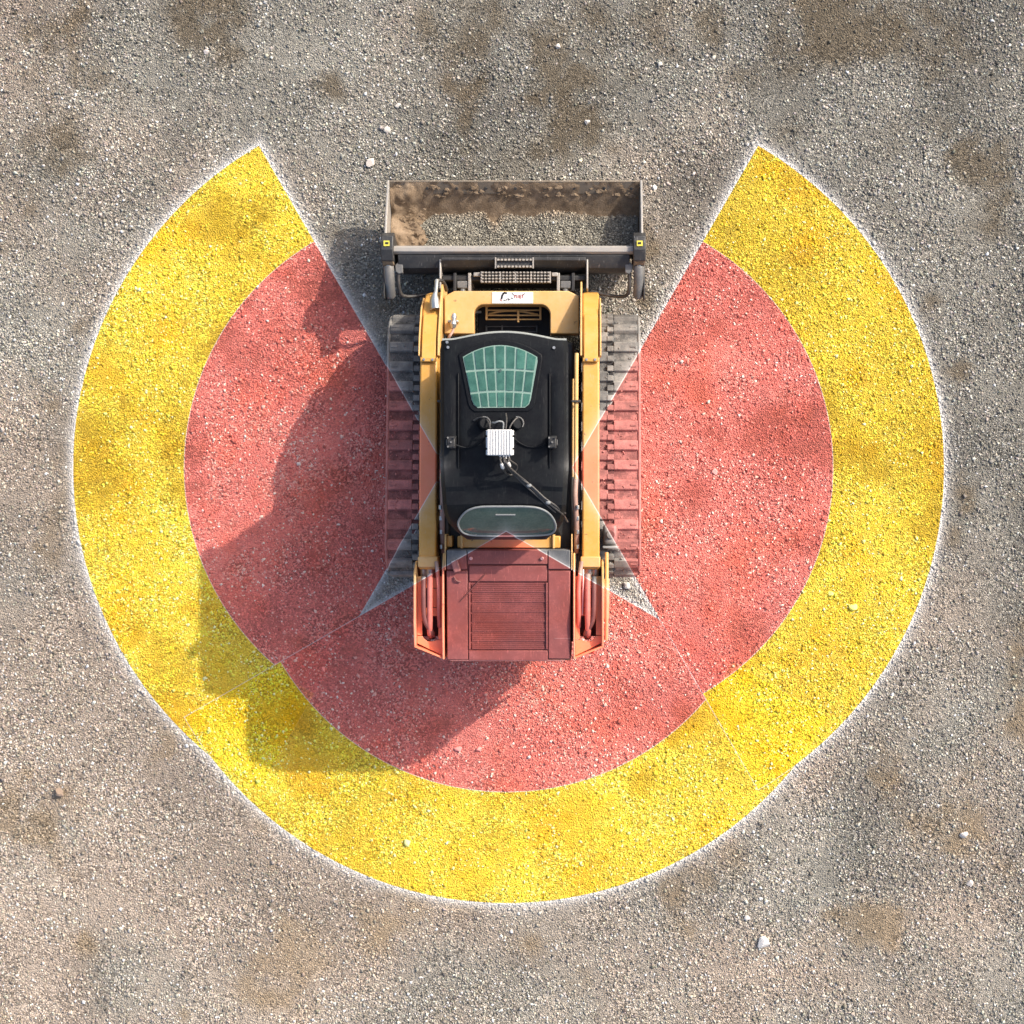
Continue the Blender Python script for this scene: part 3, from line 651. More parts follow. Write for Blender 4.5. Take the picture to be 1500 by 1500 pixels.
part_tube('roof_lip', 'frontlip', roof, [(u * 0.436, 1.183 + 0.052 * max(0, 1 - (u / 0.85) ** 2) ** 1.4, 2.005) for u in np.linspace(-0.98, 0.98, 25)], 0.012, 8, 0)
for px, py in ((655, 501.5), (656.5, 509), (811.5, 509.5)):
    bm = NEW(); p = plan(px, py, 2.05); cyl(bm, (p[0], p[1], 2.035), (p[0], p[1], 2.068), 0.010, 8); finish('roof_bolt', bm, 'steel', roof)
for s in (-1, 1): part_box('roof_rail', 'black', roof, *sorted((s * 0.308, s * 0.318)), 0.30, 0.95, 2.045, 2.066, bevel=0.004)
for s in (-1, 1): part_box('gutter', 'hood', roof, *sorted((s * 0.421, s * 0.433)), 0.28, 1.10, 1.99, 2.026, bevel=0.004)

# roof window: gasket, bars, panes
zw = 2.07
def sky_outline(grow=0.0, n=13):
    o = []
    for t in np.linspace(0, 1, n):
        o.append((678 + 109 * t, 523 - 17.5 * (1 - abs(2 * t - 1) ** 2.0)))
    o += [(787.5, 529), (777.5, 585), (775, 592), (769, 597), (700, 597.5), (694, 593), (691, 586)]
    c = (733, 553); pts = []
    for x, y in o:
        d = math.hypot(x - c[0], y - c[1]); pts.append((c[0] + (x - c[0]) * (1 + grow / d), c[1] + (y - c[1]) * (1 + grow / d)))
    return [(lx(x, zw), ly(y, zw)) for x, y in pts]
bm = NEW(); prism(bm, sky_outline(8), 2.03, zw - 0.002); gasket = finish('roof_window', bm, 'black', loader, 0.008)
bm = NEW(); prism(bm, sky_outline(0), zw - 0.001, zw + 0.003); finish('window_bars', bm, 'bar', gasket, 0)
def side_x(y): t = (y - 523) / 74; return 678 + 15 * t, 787 - 11.5 * t
rows_ = [(None, 542.5), (546.0, 574.5), (578.0, 595.5)]
for ri, (ya, yb) in enumerate(rows_):
    for ci in range(7):
        s0, s1 = ci / 7 + 0.0155, (ci + 1) / 7 - 0.0155
        if ci == 0: s0 = 0.012
        pts = []
        bow = lambda s: -3 * (1 - (2 * s - 1) ** 2)
        if ya is None:
            for s in np.linspace(s0, s1, 4):
                y = 523 - 17.5 * (1 - (2 * s - 1) ** 2) + 1.6; l, r = side_x(y if y > 523 else 523); pts.append((l + (r - l) * s, y))
        else:
            for s in (s0, s1): l, r = side_x(ya); pts.append((l + (r - l) * s, ya + bow(s)))
        cut = 4.5 if ri == 2 else 0
        for s in (s1, s0):
            l, r = side_x(yb); x = l + (r - l) * s; y = yb + (bow(s) if ri < 2 else 0)
            if cut and ((ci == 6 and s == s1)): pts += [(x, y - cut), (x - cut, y)]
            elif cut and (ci == 0 and s == s0): pts += [(x + cut, y), (x, y - cut)]
            else: pts.append((x, y))
        bm = NEW(); prism(bm, [(lx(x, zw), ly(y, zw)) for x, y in pts], zw + 0.003, zw + 0.006 + 0.0008 * ((ri * 7 + ci * 3) % 4)); finish('pane', bm, 'pane', gasket, 0, 0)
bm = NEW(); p = plan(733, 543, zw); cyl(bm, (p[0], p[1], zw + 0.003), (p[0], p[1], zw + 0.014), 0.010, 8); finish('window_knob', bm, 'rearglass', gasket)

# rear window on the roof's sloping back
def slope_z(y): return 2.044 - 0.30 * max(0, (0.05 - y) / 0.245) ** 1.15 + 0.006
def on_slope(px, py, dz=0.0):
    z = 1.9
    for _ in range(12): z = slope_z(ly(py, z)) + dz
    return Vector((lx(px, z), ly(py, z), z))
ro = [(671, 768), (674, 759), (682, 750), (692, 745), (705, 742.5), (722, 742), (742, 742), (764, 742), (782, 743), (795, 746.5), (805, 753), (812, 763), (814, 772), (811, 779), (802, 783), (780, 784.5), (742, 785), (704, 784.5), (686, 783), (676, 778)]
ro = [(p.x, p.y) for p in smooth_path([(*q, 0) for q in ro[-1:] + ro + ro[:2]], 4)[4:-4]][:-1]
bm = NEW(); ring = [on_slope(*p, 0.002) for p in ro]; cen = bm.verts.new(on_slope(742, 764, 0.010)); mid = []
rv = [bm.verts.new(p) for p in ring]; mv = [bm.verts.new(on_slope(742 + (p[0] - 742) * 0.6, 764 + (p[1] - 764) * 0.6, 0.008)) for p in ro]
lo = [bm.verts.new(p - Vector((0, 0, 0.02))) for p in ring]
for i in range(len(ro)):
    j = (i + 1) % len(ro); bm.faces.new((rv[i], rv[j], mv[j], mv[i])); bm.faces.new((mv[i], mv[j], cen)); bm.faces.new((rv[j], rv[i], lo[i], lo[j]))
rear_win = finish('rear_window', bm, 'rearglass', loader, 0, 60)
part_tube('window_seal', 'seal', rear_win, [on_slope(*p, 0.004) for p in ro], 0.0075, 8, 0, True)
part_tube('wiper_blade', 'seal', rear_win, [on_slope(726, 754, 0.016), on_slope(755, 754, 0.016)], 0.006, 6, 0)

# white finned control unit raised above the roof on a bracket
zt = 2.25
bx0, bx1, by0, by1 = lx(713.5, zt), lx(750, zt), ly(667, zt), ly(629, zt)
unit = part_box('control_unit', 'white', loader, bx0, bx1, by0, by1, 2.19, zt - 0.008, bevel=0.004)
for i in range(9):
    x = bx0 + (bx1 - bx0) * (i + 0.5) / 9; w = (bx1 - bx0) / 9 * 0.36
    part_box('cooling_fin', 'white', unit, x - w, x + w, by0 + 0.003, by1 - 0.003, zt - 0.012, zt, bevel=0.002)
for s, x in ((-1, bx0), (1, bx1)):
    for y0, y1 in ((by0 + 0.004, by0 + 0.04), (by0 + 0.052, by0 + 0.125), (by0 + 0.137, by1 - 0.004)):
        part_box('mounting_flange', 'white', unit, *sorted((x - s * 0.001, x + s * 0.010)), y0, y1, 2.19, 2.21, bevel=0.002)
for px, py in ((718, 634), (746, 634), (718, 662), (746, 662)):
    p = plan(px, py, 2.2); bm = NEW(); cyl(bm, (p[0], p[1], 2.05), (p[0], p[1], 2.19), 0.009, 8); finish('stand_off', bm, 'dark', unit)
part_box('bracket_plate', 'black', loader, bx0 - 0.02, bx1 + 0.02, by0 + 0.01, by1 + 0.045, 2.06, 2.068)
for px in (733, 737.5, 741, 745):
    p = plan(px, 669, 2.22); bm = NEW(); cyl(bm, (p[0], by0 + 0.002, 2.215), (p[0], by0 - 0.022, 2.215), 0.008, 8); finish('connector', bm, 'white' if px in (733, 745) else 'steel', unit)
for px, py, qx, qy in ((734.5, 679, 737, 686), (744, 677, 746.5, 684)):
    a = Vector(plan(px, py, 2.24)); c = Vector(plan(qx, qy, 2.20)); bm = NEW(); tube(bm, [a, a * .85 + c * .15, a * .2 + c * .8, c], [0.008, 0.012, 0.014, 0.009], 10); finish('cable_plug', bm, 'white', loader)
def cable(pts, r=0.007, m='hose', nm='cable'): return part_tube(nm, m, loader, [plan(*p) for p in pts], r, 7, 5)
cable([(733, 668, 2.21), (733, 674, 2.235), (734.5, 679, 2.24)])
cable([(737, 686, 2.20), (741, 693, 2.15), (748, 696, 2.10), (755, 690, 2.09), (757, 682, 2.12), (748, 675, 2.2), (741, 668, 2.21)])
cable([(745, 668, 2.21), (745, 674, 2.235), (744, 677, 2.24)])
cable([(746.5, 684, 2.20), (752, 692, 2.15), (763, 702, 2.10), (778, 714, 2.075), (794, 729, 2.06), (810, 742, 2.03), (824, 753, 1.95), (831, 764, 1.80)], 0.008)
cable([(737.5, 669, 2.21), (740, 678, 2.24), (750, 688, 2.19), (765, 702, 2.12), (780, 713, 2.085), (797, 729, 2.065), (814, 741, 2.03), (828, 752, 1.93)], 0.008)
cable([(738, 668, 2.21), (741, 680, 2.23), (748, 690, 2.17), (761, 703, 2.10), (776, 717, 2.07), (792, 731, 2.05), (806, 744, 2.02), (822, 756, 1.93)], 0.007)
cable([(739, 669, 2.21), (744, 682, 2.25), (757, 694, 2.17), (772, 706, 2.10), (790, 722, 2.075), (806, 736, 2.05), (820, 746, 2.0)], 0.006)
for px, py, z in ((775, 711, 2.09), (803, 736, 2.055)):
    p = plan(px, py, z); bm = NEW(); bmesh.ops.create_icosphere(bm, subdivisions=2, radius=0.016, matrix=Matrix.Translation(p) @ Matrix.Diagonal((1.2, 0.9, 0.8, 1))); finish('cable_tie', bm, 'seal', loader, 0, 60)
cable([(718, 628, 2.20), (716, 620, 2.17), (711, 613, 2.12), (702, 612, 2.09), (694, 616, 2.07)], 0.007)
cable([(737, 628, 2.20), (737, 619, 2.21), (731, 617, 2.22), (725, 619, 2.21), (721, 619, 2.18)], 0.006, 'seal')
cable([(741, 628, 2.20), (742, 615, 2.16), (741, 606, 2.10)], 0.006)
cable([(746, 628, 2.2), (750, 620, 2.17), (758, 612, 2.14), (762, 618, 2.12), (759, 625, 2.09)], 0.006)
cable([(751, 640, 2.10), (760, 648, 2.075), (772, 654, 2.07), (788, 655, 2.07), (800, 650, 2.09)], 0.006, 'black')
cable([(713, 640, 2.10), (700, 650, 2.075), (684, 656, 2.07), (668, 652, 2.09)], 0.006, 'black')
# round work lamps behind the roof window
for px in (708.5, 757):
    p = plan(px, 620, 2.14); bm = NEW()
    bmesh.ops.create_cone(bm, cap_ends=True, segments=22, radius1=0.045, radius2=0.038, depth=0.06, matrix=Matrix.Translation((p[0], p[1], 2.11)) @ Matrix.Rotation(0.3, 4, 'Y'))
    lamp = finish('work_lamp', bm, 'black', loader, 0.006)
    ring = [(p[0] + 0.046 * math.cos(a), p[1] + 0.044 * math.sin(a), 2.142) for a in np.linspace(-0.6, 1.7, 9)]
    part_tube('lamp_rim', 'grey', lamp, ring, 0.0045, 6, 0)
    part_box('lamp_bracket', 'black', lamp, p[0] - 0.012, p[0] + 0.012, p[1] - 0.02, p[1] + 0.02, 2.045, 2.10)
# side-looking sensors at both roof edges
for px, s in ((661, -1), (809, 1)):
    p = plan(px, 648, 2.16); sen = part_box('side_sensor', 'dark', loader, p[0] - 0.028, p[0] + 0.028, p[1] - 0.04, p[1] + 0.04, 2.10, 2.18, bevel=0.008)
    for dx, dy in ((-0.02, 0.03), (0.02, 0.03), (-0.02, -0.03), (0.022, -0.032), (0.0, 0.0)):
        bm = NEW(); cyl(bm, (p[0] + dx, p[1] + dy, 2.178), (p[0] + dx, p[1] + dy, 2.194), 0.007, 6); finish('bolt', bm, 'grey' if dx < 0.015 else 'dark', sen)
    part_box('sensor_bracket', 'black', sen, p[0] - 0.03, p[0] + 0.03, p[1] - 0.025, p[1] + 0.05, 2.03, 2.10)
    part_box('sensor_face', 'grey', sen, *sorted((p[0] + s * 0.029, p[0] + s * 0.035)), p[1] - 0.02, p[1] + 0.02, 2.12, 2.165, bevel=0.003)

# steel lines and hoses between cab and arms
for s in (-1, 1):
    part_tube('steel_line', 'yellow_pale', loader, [(s * 0.492, 1.16, 1.30), (s * 0.490, 1.0, 1.33), (s * 0.488, 0.5, 1.345), (s * 0.488, 0.22, 1.345)], 0.016, 8, 4)
    part_tube('steel_line', 'yellow_pale', loader, [(s * 0.468, 0.98, 1.24), (s * 0.466, 0.5, 1.26), (s * 0.466, 0.25, 1.26)], 0.010, 8, 4)
    part_box('line_clamp', 'hose', loader, *sorted((s * 0.455, s * 0.522)), 0.80, 0.815, 1.30, 1.372, bevel=0.003)
    part_tube('hydraulic_hose', 'hose_tan', loader, [(s * 0.486, 0.24, 1.345), (s * 0.482, 0.1, 1.36), (s * 0.492, -0.1, 1.30), (s * 0.49, -0.3, 1.22)], 0.019, 8, 6)
    part_tube('hydraulic_hose', 'hose', loader, [(s * 0.466, 0.26, 1.26), (s * 0.46, 0.1, 1.24), (s * 0.47, -0.12, 1.20), (s * 0.468, -0.35, 1.2)], 0.016, 8, 6)
    part_tube('hydraulic_hose', 'hose', loader, [(s * 0.51, 0.3, 1.16), (s * 0.505, 0.0, 1.22), (s * 0.512, -0.2, 1.17), (s * 0.5, -0.42, 1.2)], 0.014, 8, 6)
    for y, z in ((-0.03, 1.33), (-0.13, 1.30), (-0.24, 1.28), (0.05, 1.37)):
        bm = NEW(); cyl(bm, (s * 0.50, y, z), (s * 0.50, y - 0.03, z - 0.004), 0.013, 6); finish('hose_fitting', bm, 'steel', loader, 0.002)
    part_box('guard_rail', 'yellow_pale', loader, *sorted((s * 0.454, s * 0.462)), -0.42, -0.16, 1.18, 1.44, bevel=0.002)

# yellow cross beam behind the cab
part_box('rear_beam', 'yellow', loader, -0.375, 0.375, -0.262, -0.175, 1.18, 1.37, bevel=0.008)
for px in (676, 811): part_box('beam_rib', 'yellow_pale', loader, lx(px, 1.4) - 0.008, lx(px, 1.4) + 0.008, -0.265, -0.165, 1.18, 1.395, bevel=0.003)
part_box('beam_block', 'yellow', loader, -0.452, -0.415, -0.255, -0.175, 1.18, 1.36)
part_box('engine_cover', 'dark', loader, -0.45, 0.45, -0.30, -0.05, 0.95, 1.17)
# hood with its slatted air outlet
def hz(y): return 1.455 - (y + 0.27) * -0.075
prof = [(-0.268, 1.12), (-0.268, 1.452), (-1.06, 1.392), (-1.088, 1.362), (-1.088, 0.50), (-0.9, 0.45), (-0.9, 1.0)]
def hood_z(y): return 1.452 + (y + 0.268) / (1.06 - 0.268) * 0.06
bm = NEW(); prism(bm, [(y, z - 0.03) for y, z in prof], -0.452, 0.452, 'x'); hood = finish('engine_hood', bm, 'hood', loader, 0.02)
def hood_panel(nm, x0, x1, y0, y1, t=0.028, m='hood', bev=0.006, lift=0.0):
    bm = NEW(); vs = box(bm, x0, x1, y0, y1, 0, 1)
    for v in vs: v.co.z = hood_z(v.co.y) + (-0.034 if v.co.z < 0.5 else -0.03 + t) + lift
    return finish(nm, bm, m, hood, bev)
zh = 1.45
hood_panel('hood_panel', -0.448, lx(685, 1.42) , -1.075, ly(836, zh), 0.024)
hood_panel('hood_panel', lx(803, 1.42), 0.446, -1.068, ly(836, zh), 0.024)
hood_panel('hood_panel', lx(685, 1.42) + 0.004, lx(803, 1.42) - 0.004, -1.08, ly(953, 1.40), 0.022)
hood_panel('hood_panel', -0.446, lx(684, 1.42), ly(834, zh), -0.275, 0.034)
hood_panel('hood_panel', lx(803, 1.42), 0.446, ly(834, zh), -0.275, 0.034)
hood_panel('hood_panel', lx(685, 1.42), lx(802, 1.42), ly(826.5, zh), -0.275, 0.034)
hood_panel('hood_rear_edge', -0.43, 0.41, -1.086, -1.076, 0.018, 'grey', 0.003)
hx0, hx1 = lx(687, 1.42), lx(801.5, 1.42)
hood_panel('hood_panel', hx0, hx1, ly(852, 1.43), ly(828.5, zh), 0.020)
y0s, y1s = ly(951.5, 1.40), ly(853.5, 1.43); NS = 34
for i in range(NS):
    y = y1s + (y0s - y1s) * (i + 0.5) / NS; d = (y1s - y0s) / NS
    step = 0.0075 * ((i % 5) / 4)
    bm = NEW(); z = hood_z(y) - 0.03
    prism(bm, [(y - d * 0.49, z), (y - d * 0.46, z + 0.007 + step), (y + d * 0.42, z + 0.011 + step), (y + d * 0.47, z)], hx0 + (0.02 if i % 5 else 0.004), hx1 - 0.004, 'x')
    finish('slat', bm, 'hood', hood, 0, 0)
for x in (hx0 + 0.003, hx1 - 0.003): 
    hood_panel('outlet_edge', x - 0.006, x + 0.006, y0s, y1s, 0.027, bev=0.002)
for px in (690, 794):
    p = plan(px, 818, zh); bm = NEW(); cyl(bm, (p[0], p[1], hood_z(p[1]) + 0.002), (p[0], p[1], hood_z(p[1]) + 0.020), 0.013, 8); finish('bolt', bm, 'steel', hood, 0.002)
bm = NEW(); p = plan(668, 829, zh); vs = box(bm, -0.026, 0.026, -0.045, 0.045, 0, 0.035); bmesh.ops.transform(bm, matrix=Matrix.Translation((p[0], p[1], hood_z(p[1]) + 0.004)) @ Matrix.Rotation(0.3, 4, 'Z'), verts=bm.verts); finish('hood_latch', bm, 'grey', hood, 0.008)
part_tube('latch_cable', 'hose', hood, [(lx(665, zh), ly(845, zh), hood_z(ly(845, zh)) + 0.004), (lx(668, zh), ly(850, zh), hood_z(ly(850, zh)) + 0.012), (lx(674, zh), ly(853, zh), hood_z(ly(853, zh)) + 0.004)], 0.006)
part_tube('prop_rod', 'hose', hood, [(lx(674, zh), ly(881, zh), hood_z(ly(881, zh)) + 0.002), (lx(711, zh), ly(841, zh), hood_z(ly(841, zh)) + 0.004)], 0.0045, 6, 0)
hood_panel('hood_decal', lx(812, 1.42), lx(835, 1.42), ly(936, 1.40), ly(934.5, 1.40), 0.026, 'grey', 0)

# rear towers that carry the arms: open channel with hoses
def tower(s):
    xo, xi = s * 0.690, s * 0.468
    bm = NEW(); prism(bm, [(-0.36, 0.60), (-0.36, 1.30), (-0.44, 1.42), (-0.80, 1.44), (-0.975, 1.40), (-0.985, 0.95), (-0.85, 0.60)], xo - s * 0.016, xo, 'x'); t = finish('arm_tower', bm, 'yellow_pale', loader, 0.006)
    bm = NEW(); prism(bm, [(-0.30, 0.60), (-0.30, 1.36), (-0.44, 1.43), (-0.80, 1.45), (-1.07, 1.41), (-1.075, 0.95), (-0.9, 0.60)], xi, xi + s * 0.014, 'x'); finish('tower_wall', bm, 'yellow_pale', t, 0.005)
    xa, xb = xi + s * 0.015, xo - s * 0.018
    # floor of the channel left open at two slots
    zf = 1.335; X = lambda f: xa + (xb - xa) * f
    def fl(f0, f1, y0, y1, nm='channel_floor'): return part_box(nm, 'yellow', t, *sorted((X(f0), X(f1))), y0, y1, zf - 0.02, zf, bevel=0.002)
    fl(0.0, 0.18, -0.93, -0.47); fl(0.80, 1.0, -0.90, -0.47); fl(0.19, 0.79, -0.76, -0.70); fl(0.19, 0.42, -0.695, -0.56); fl(0.19, 0.79, -0.555, -0.48)
    bm = NEW(); prism(bm, [(X(0.0), -0.935), (X(0.0), -1.05), (X(0.999), -0.958), (X(0.999), -0.905), (X(0.80), -0.905), (X(0.74), -0.925), (X(0.6), -0.945), (X(0.4), -0.945), (X(0.25), -0.935)], zf - 0.02, zf + 0.001); finish('channel_end', bm, 'yellow', t, 0.002)
    bm = NEW(); prism(bm, [(xi + s * 0.001, -1.072), (xi + s * 0.001, -1.058), (xo - s * 0.001, -0.968), (xo - s * 0.001, -0.982)], 0.70, 1.395); finish('tower_back', bm, 'yellow', t, 0.003)
    part_box('tower_core', 'dark', t, *sorted((xa, xb)), -0.93, -0.42, 0.60, 1.05)
    lamp = part_box('tail_lamp', 'redlamp', t, *sorted((X(0.25), X(0.75))), -1.06, -1.045, 1.1, 1.2)
    lamp.location.y += 0.012
    for f, bend, r, y0 in ((0.72, 0.42, 0.019, -0.47), (0.48, 0.50, 0.021, -0.45), (0.14, 0.13, 0.015, -0.36)):
        pts = [(X(f), y0, 1.385), (X(f), -0.62, 1.40), (X(f * 0.85 + bend * 0.15), -0.78, 1.39), (X(bend), -0.88, 1.35), (X(bend), -0.92, 1.26)] if f > 0.2 else [(X(f + 0.1), y0, 1.36), (X(f), -0.55, 1.39), (X(f), -0.72, 1.385), (X(f), -0.84, 1.33)]
        part_tube('hydraulic_hose', 'hose_tan' if f < 0.6 else 'hose', t, pts, r)
    if s > 0:
        part_tube('steel_line', 'steel', t, [(X(0.30), -0.42, 1.37), (X(0.30), -0.55, 1.39), (X(0.27), -0.75, 1.37)], 0.009)
        part_box('side_bracket', 'yellow_pale', t, 0.694, 0.735, -0.80, -0.50, 1.05, 1.09)
        part_tube('tower_rail', 'yellow_pale', t, [(0.715, -0.30, 1.18), (0.715, -0.60, 1.22), (0.712, -0.95, 1.16)], 0.013, 8, 4)
    return t
tower(-1); tower(1)
# rounded grey filler tank beside the right tower
bm = NEW(); box(bm, 0.69, 0.80, -0.25, -0.09, 0.78, 0.98); tank = finish('filler_box', bm, 'grey', loader, 0.03, seg=3)
bm = NEW(); cyl(bm, (0.745, -0.17, 0.98), (0.745, -0.17, 1.0), 0.032, 16); finish('filler_cap', bm, 'dark', tank, 0.004)
part_box('filler_bracket', 'seal', loader, 0.685, 0.81, -0.275, -0.255, 0.80, 0.99)

# ------------------------------------------------------------------ bucket
bucket = empty('loader_bucket', (MX, 2.2, 0.1)); bucket['frame_offset'] = (0.0, 2.2, 0.1)
tag(bucket, 'wide dark steel multi-purpose bucket on the front of the loader, holding gravel', 'bucket')
prof_in = [(2.598, 0.425), (2.52, 0.345), (2.40, 0.235), (2.27, 0.15), (2.16, 0.125), (2.08, 0.18), (2.045, 0.30), (2.04, 0.60)]
prof_out = [(2.028, 0.60), (2.02, 0.28), (2.05, 0.13), (2.14, 0.085), (2.28, 0.11), (2.41, 0.20), (2.53, 0.31), (2.606, 0.412)]
bm = NEW(); prism(bm, prof_in + prof_out, -0.985, 0.985, 'x'); finish('bucket_shell', bm, 'soil', bucket, 0, 25)
for s in (-1, 1):
    bm = NEW(); prism(bm, [(2.612, 0.44), (2.32, 0.56), (2.06, 0.645), (2.0, 0.645), (1.99, 0.2), (2.05, 0.10), (2.15, 0.06), (2.29, 0.085), (2.42, 0.18), (2.54, 0.29)], s * 0.986, s * 1.004, 'x')
    finish('side_plate', bm, 'bucket_light', bucket, 0.004)
    bm = NEW(); prism(bm, [(2.17, 0.60), (2.13, 0.68), (2.02, 0.70), (1.94, 0.66), (1.93, 0.30), (2.0, 0.2), (2.10, 0.4)], s * 0.925, s * 1.022, 'x'); up = finish('side_upright', bm, 'bucket', bucket, 0.008)
    zl = 0.705
    part_box('warning_label', 'label', up, *sorted((s * 0.952, s * 0.998)), 2.048, 2.090, 0.698, 0.702, bevel=0)
    part_box('label_print', 'ink', up, *sorted((s * 0.960, s * 0.985)), 2.062, 2.078, 0.7025, 0.704, bevel=0)
    bm = NEW(); cyl(bm, (s * 0.93, 1.965, 0.60), (s * 1.015, 1.965, 0.60), 0.052, 16); finish('pivot_boss', bm, 'soil', bucket, 0.004)
    bm = NEW(); cyl(bm, (s * 0.972, 1.95, 0.60), (s * 0.972, 1.90, 0.585), 0.022, 12); finish('cylinder_rod', bm, 'steel', bucket)
    bm = NEW(); tube(bm, [(s * 0.972, 1.915, 0.59), (s * 0.972, 1.905, 0.587), (s * 0.968, 1.69, 0.50), (s * 0.968, 1.675, 0.49)], [0.034, 0.040, 0.040, 0.026], 16); cl = finish('clam_cylinder', bm, 'grey', bucket, 0.003, 50)
    part_box('cylinder_guard', 'bucket', bucket, *sorted((s * 1.006, s * 1.02)), 1.66, 1.98, 0.42, 0.56)
    part_tube('hydraulic_hose', 'hose', bucket, [(s * 0.90, 1.90, 0.56), (s * 0.90, 1.78, 0.54), (s * 0.88, 1.70, 0.48), (s * 0.78, 1.70, 0.42), (s * 0.60, 1.74, 0.40)], 0.014)
    bm = NEW(); prism(bm, [(s * 0.865, 1.86), (s * 0.865, 1.93), (s * 0.90, 1.945), (s * 0.925, 1.92), (s * 0.92, 1.87), (s * 0.895, 1.85)], 0.52, 0.58); finish('hose_bracket', bm, 'grey', bucket, 0.005)
# top beam and back
bm = NEW(); prism(bm, [(2.062, 0.60), (2.062, 0.632), (2.045, 0.645), (2.015, 0.645), (2.0, 0.625), (1.998, 0.60)], -0.93, 0.93, 'x'); finish('top_beam', bm, 'bucket_light', bucket, 0.004)
bm = NEW(); prism(bm, [(1.996, 0.618), (1.985, 0.618), (1.90, 0.565), (1.875, 0.50), (1.90, 0.22), (2.0, 0.15), (2.015, 0.3)], -0.90, 0.90, 'x'); finish('back_plate', bm, 'bucket', bucket, 0.006)
bm = NEW(); prism(bm, [(1.920, 0.600), (1.975, 0.640), (1.950, 0.640), (1.905, 0.59), (1.898, 0.40), (1.912, 0.40)], -0.56, 0.56, 'x'); finish('hook_rail', bm, 'bucket', bucket, 0.005)
for s in (-1, 1): part_box('hook_end', 'bucket_light', bucket, *sorted((s * 0.562, s * 0.578)), 1.73, 1.96, 0.35, 0.62)
zg2 = 0.66
fr = part_box('top_step', 'bucket', bucket, lx(726, zg2), lx(781, zg2), ly(392, zg2), ly(378, zg2), 0.615, 0.64, bevel=0.003)
for y, nt in ((380.5, 10), (390.5, 10)):
    bm = NEW(); x0, x1 = lx(727, zg2), lx(780, zg2); w = (x1 - x0) / nt; yy = ly(y, zg2)
    for i in range(nt): prism(bm, [(x0 + i * w, 0.642), (x0 + i * w + w * 0.95, 0.642), (x0 + i * w + w * 0.7, 0.668), (x0 + i * w + w * 0.25, 0.668)], yy - 0.007, yy + 0.007, 'y')
    finish('toothed_bar', bm, 'bucket_light', bucket, 0, 0)
for x in (726, 781): part_box('step_edge', 'bucket_light', bucket, lx(x, zg2) - 0.005, lx(x, zg2) + 0.005, ly(393, zg2), ly(377, zg2), 0.642, 0.664, bevel=0)
# cutting edge with bolts
bm = NEW(); prism(bm, [(2.611, 0.428), (2.600, 0.439), (2.518, 0.357), (2.524, 0.347)], -0.984, 0.984, 'x'); finish('cutting_edge', bm, mat('scuffed_brown_edge', (0.20, 0.165, 0.125), 0.7, 0.1, 0.5, (0.31, 0.25, 0.18), 0.3, 0.3, nscale=18), bucket, 0.003)
for i, px in enumerate((588, 626, 669, 712, 755, 798, 841, 885, 925)):
    z = 0.385; x = lx(px, z); bm = NEW(); y = 2.556
    cyl(bm, (x, y, z + 0.008), (x, y - 0.006, z + 0.018), 0.013, 6); finish('edge_bolt', bm, 'bucket', bucket, 0.002)

# soil caked in the bucket and the gravel it carries
def load_h(x, y):
    left = np.clip((-0.66 - x + 0.55 * (fbm(x, y, 0.22, 3, 3) - 0.5)) / 0.22, 0, 1)
    h = 0.235 + 0.08 * (fbm(x, y, 0.30, 71, 3) - 0.5)
    return h, left
xs, ys = np.linspace(-0.982, 0.982, 150), np.linspace(2.05, 2.594, 52)
X, Y = np.meshgrid(xs, ys); xx, yy = X.ravel(), Y.ravel(); h, left = load_h(xx, yy)
wall = np.interp(yy, [2.05, 2.16, 2.27, 2.40, 2.52, 2.60], [0.16, 0.125, 0.15, 0.235, 0.345, 0.425])
crust = np.maximum(wall + 0.010, h - 0.022) + left * (0.075 + 0.07 * fbm(xx, yy, 0.10, 77, 3)) * np.clip((2.57 - yy) / 0.1, 0, 1) + 0.045 * (fbm(xx, yy, 0.07, 81, 4) - 0.4) * (0.5 + left) + 0.035 * np.clip((yy - 2.50) / 0.03, 0, 1) * (fbm(xx, yy, 0.06, 85, 3) - 0.42)
V = np.stack([xx, yy, crust], 1); w = len(xs); i, j = np.meshgrid(np.arange(w - 1), np.arange(len(ys) - 1)); a = (j * w + i).ravel()
crust_me = np_mesh('caked_soil', V, np.stack([a, a + 1, a + w + 1, a + w], 1))
cs = link('caked_soil', crust_me, 'soil', bucket, 0, 60)
for i in range(90):                                   # clods of soil caked along the lip and in the left corner
    R_ = random.Random(900 + i); onlip = i < 60
    x = R_.uniform(-0.93, 0.93) if onlip else R_.uniform(-0.95, -0.72); y = R_.uniform(2.50, 2.57) if onlip else R_.uniform(2.12, 2.46)
    z = float(np.interp(y, [2.05, 2.16, 2.27, 2.40, 2.52, 2.60], [0.16, 0.125, 0.15, 0.235, 0.345, 0.425])) + (0.018 if onlip else 0.0)
    if not onlip: z = max(z, 0.225) + 0.085
    r = 0.006 + 0.016 * R_.random() ** 2; bm = NEW(); bmesh.ops.create_icosphere(bm, subdivisions=2, radius=r)
    for v in bm.verts: v.co = Vector((v.co.x * 1.6, v.co.y * 1.1, v.co.z * 0.55)) * R_.uniform(0.6, 1.3)
    bmesh.ops.translate(bm, vec=(x, y, z), verts=bm.verts); finish('soil_clod', bm, 'soil', bucket, 0, 25)
n = 16000; qx, qy = rng.uniform(-0.93, 0.965, n), rng.uniform(2.06, 2.47, n)
h, left = load_h(qx, qy)
edge = 2.415 + 0.05 * (fbm(qx, qy, 0.3, 91, 3) - 0.5) - 0.10 * np.exp(-((qx + 0.17) / 0.06) ** 2)
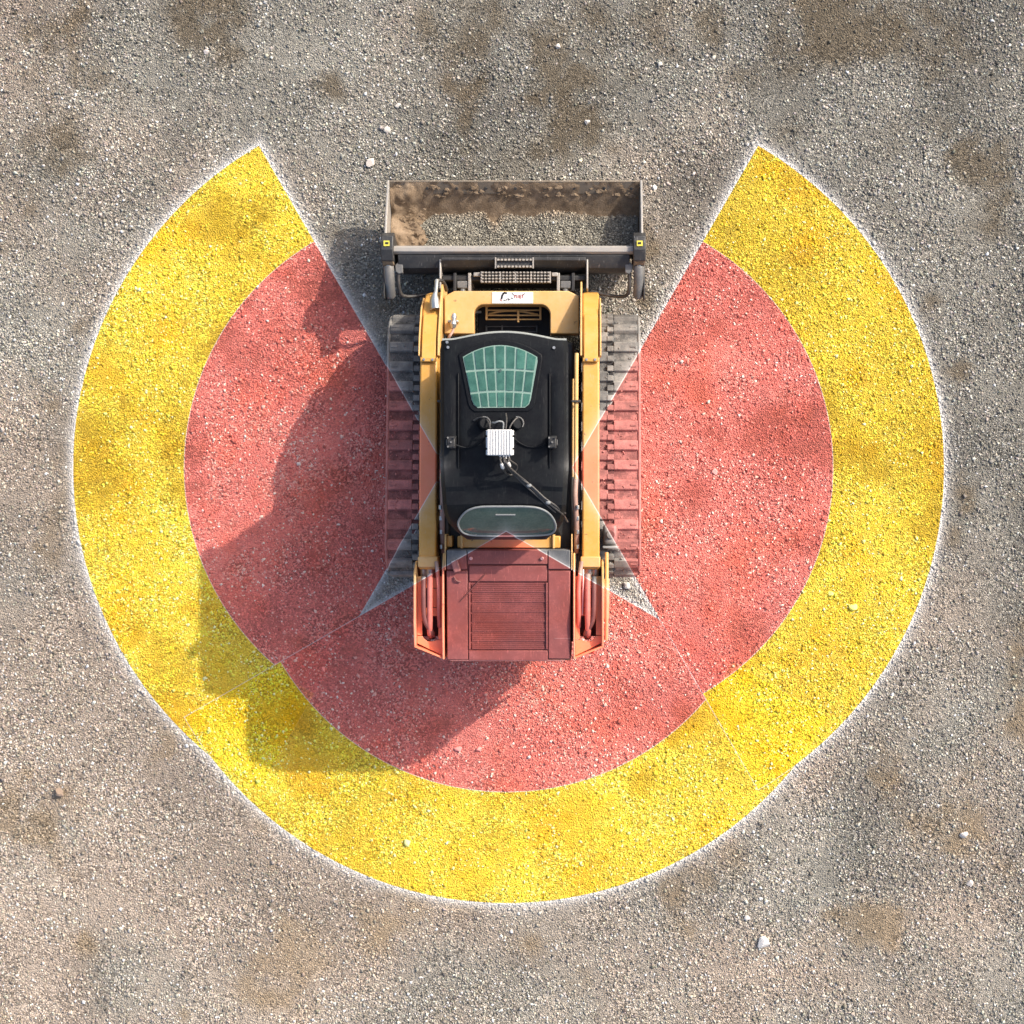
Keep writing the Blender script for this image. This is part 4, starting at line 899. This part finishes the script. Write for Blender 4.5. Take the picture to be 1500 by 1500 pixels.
k = (qy < edge) & (left < 0.15) & ~((qx < -0.55) & (qy > 2.30 + 0.9 * (qx + 0.75)))
qx, qy, h = qx[k], qy[k], h[k]; n = len(qx); tone = np.exp(rng.normal(-0.05, 0.38, n))[:, None]
near = np.clip((qy - edge[k] + 0.10) / 0.10, 0, 1)[:, None] * 0.8; col = np.clip((np.array((0.265, 0.25, 0.205)) * (1 - near) + np.array((0.36, 0.275, 0.19)) * near) * tone, 0.03, 0.7); rr = np.clip(np.exp(rng.normal(math.log(0.0058), 0.3, n)), 0.0035, 0.012)
V, F, C = stones(qx, qy, h + rr * rng.uniform(-0.3, 0.6, n), rr, col)
gX, gY = np.meshgrid(np.linspace(-0.84, 0.975, 90), np.linspace(2.05, 2.43, 24)); gx_, gy_ = gX.ravel(), gY.ravel(); gh, gl = load_h(gx_, gy_)
e2 = 2.40 - 0.10 * np.exp(-((gx_ + 0.17) / 0.06) ** 2); drop = ((gy_ > e2) | (gl > 0.15) | ((gx_ < -0.55) & (gy_ > 2.30 + 0.9 * (gx_ + 0.75)))) * 0.12
gV = np.stack([gx_, gy_, gh - 0.004 - drop], 1); i, j = np.meshgrid(np.arange(89), np.arange(23)); a = (j * 90 + i).ravel()
gF = np.stack([a, a + 1, a + 91, a + 90], 1); gF = np.concatenate([gF[:, [0, 1, 2]], gF[:, [0, 2, 3]]]) + len(V)
V = np.concatenate([V, gV]); F = np.concatenate([F, gF]); C = np.concatenate([C, np.tile(np.array([[0.20, 0.18, 0.15]]), (len(gV), 1))])
V[:, 0] += MX
me = np_mesh('gravel_load', V, F); set_tint(me, C)
M['gravel_plain'] = mat('loaded_gravel', (0.2, 0.2, 0.2), 0.92, 0, 0)
nt = M['gravel_plain'].node_tree; at = nt.nodes.new('ShaderNodeAttribute'); at.attribute_name = 'tint'; nt.links.new(at.outputs['Color'], nt.nodes['Principled BSDF'].inputs['Base Color'])
tag(link('gravel_load', me, 'gravel_plain', smooth=0), 'grey gravel lying in the front bucket', 'gravel', None, 'stuff')
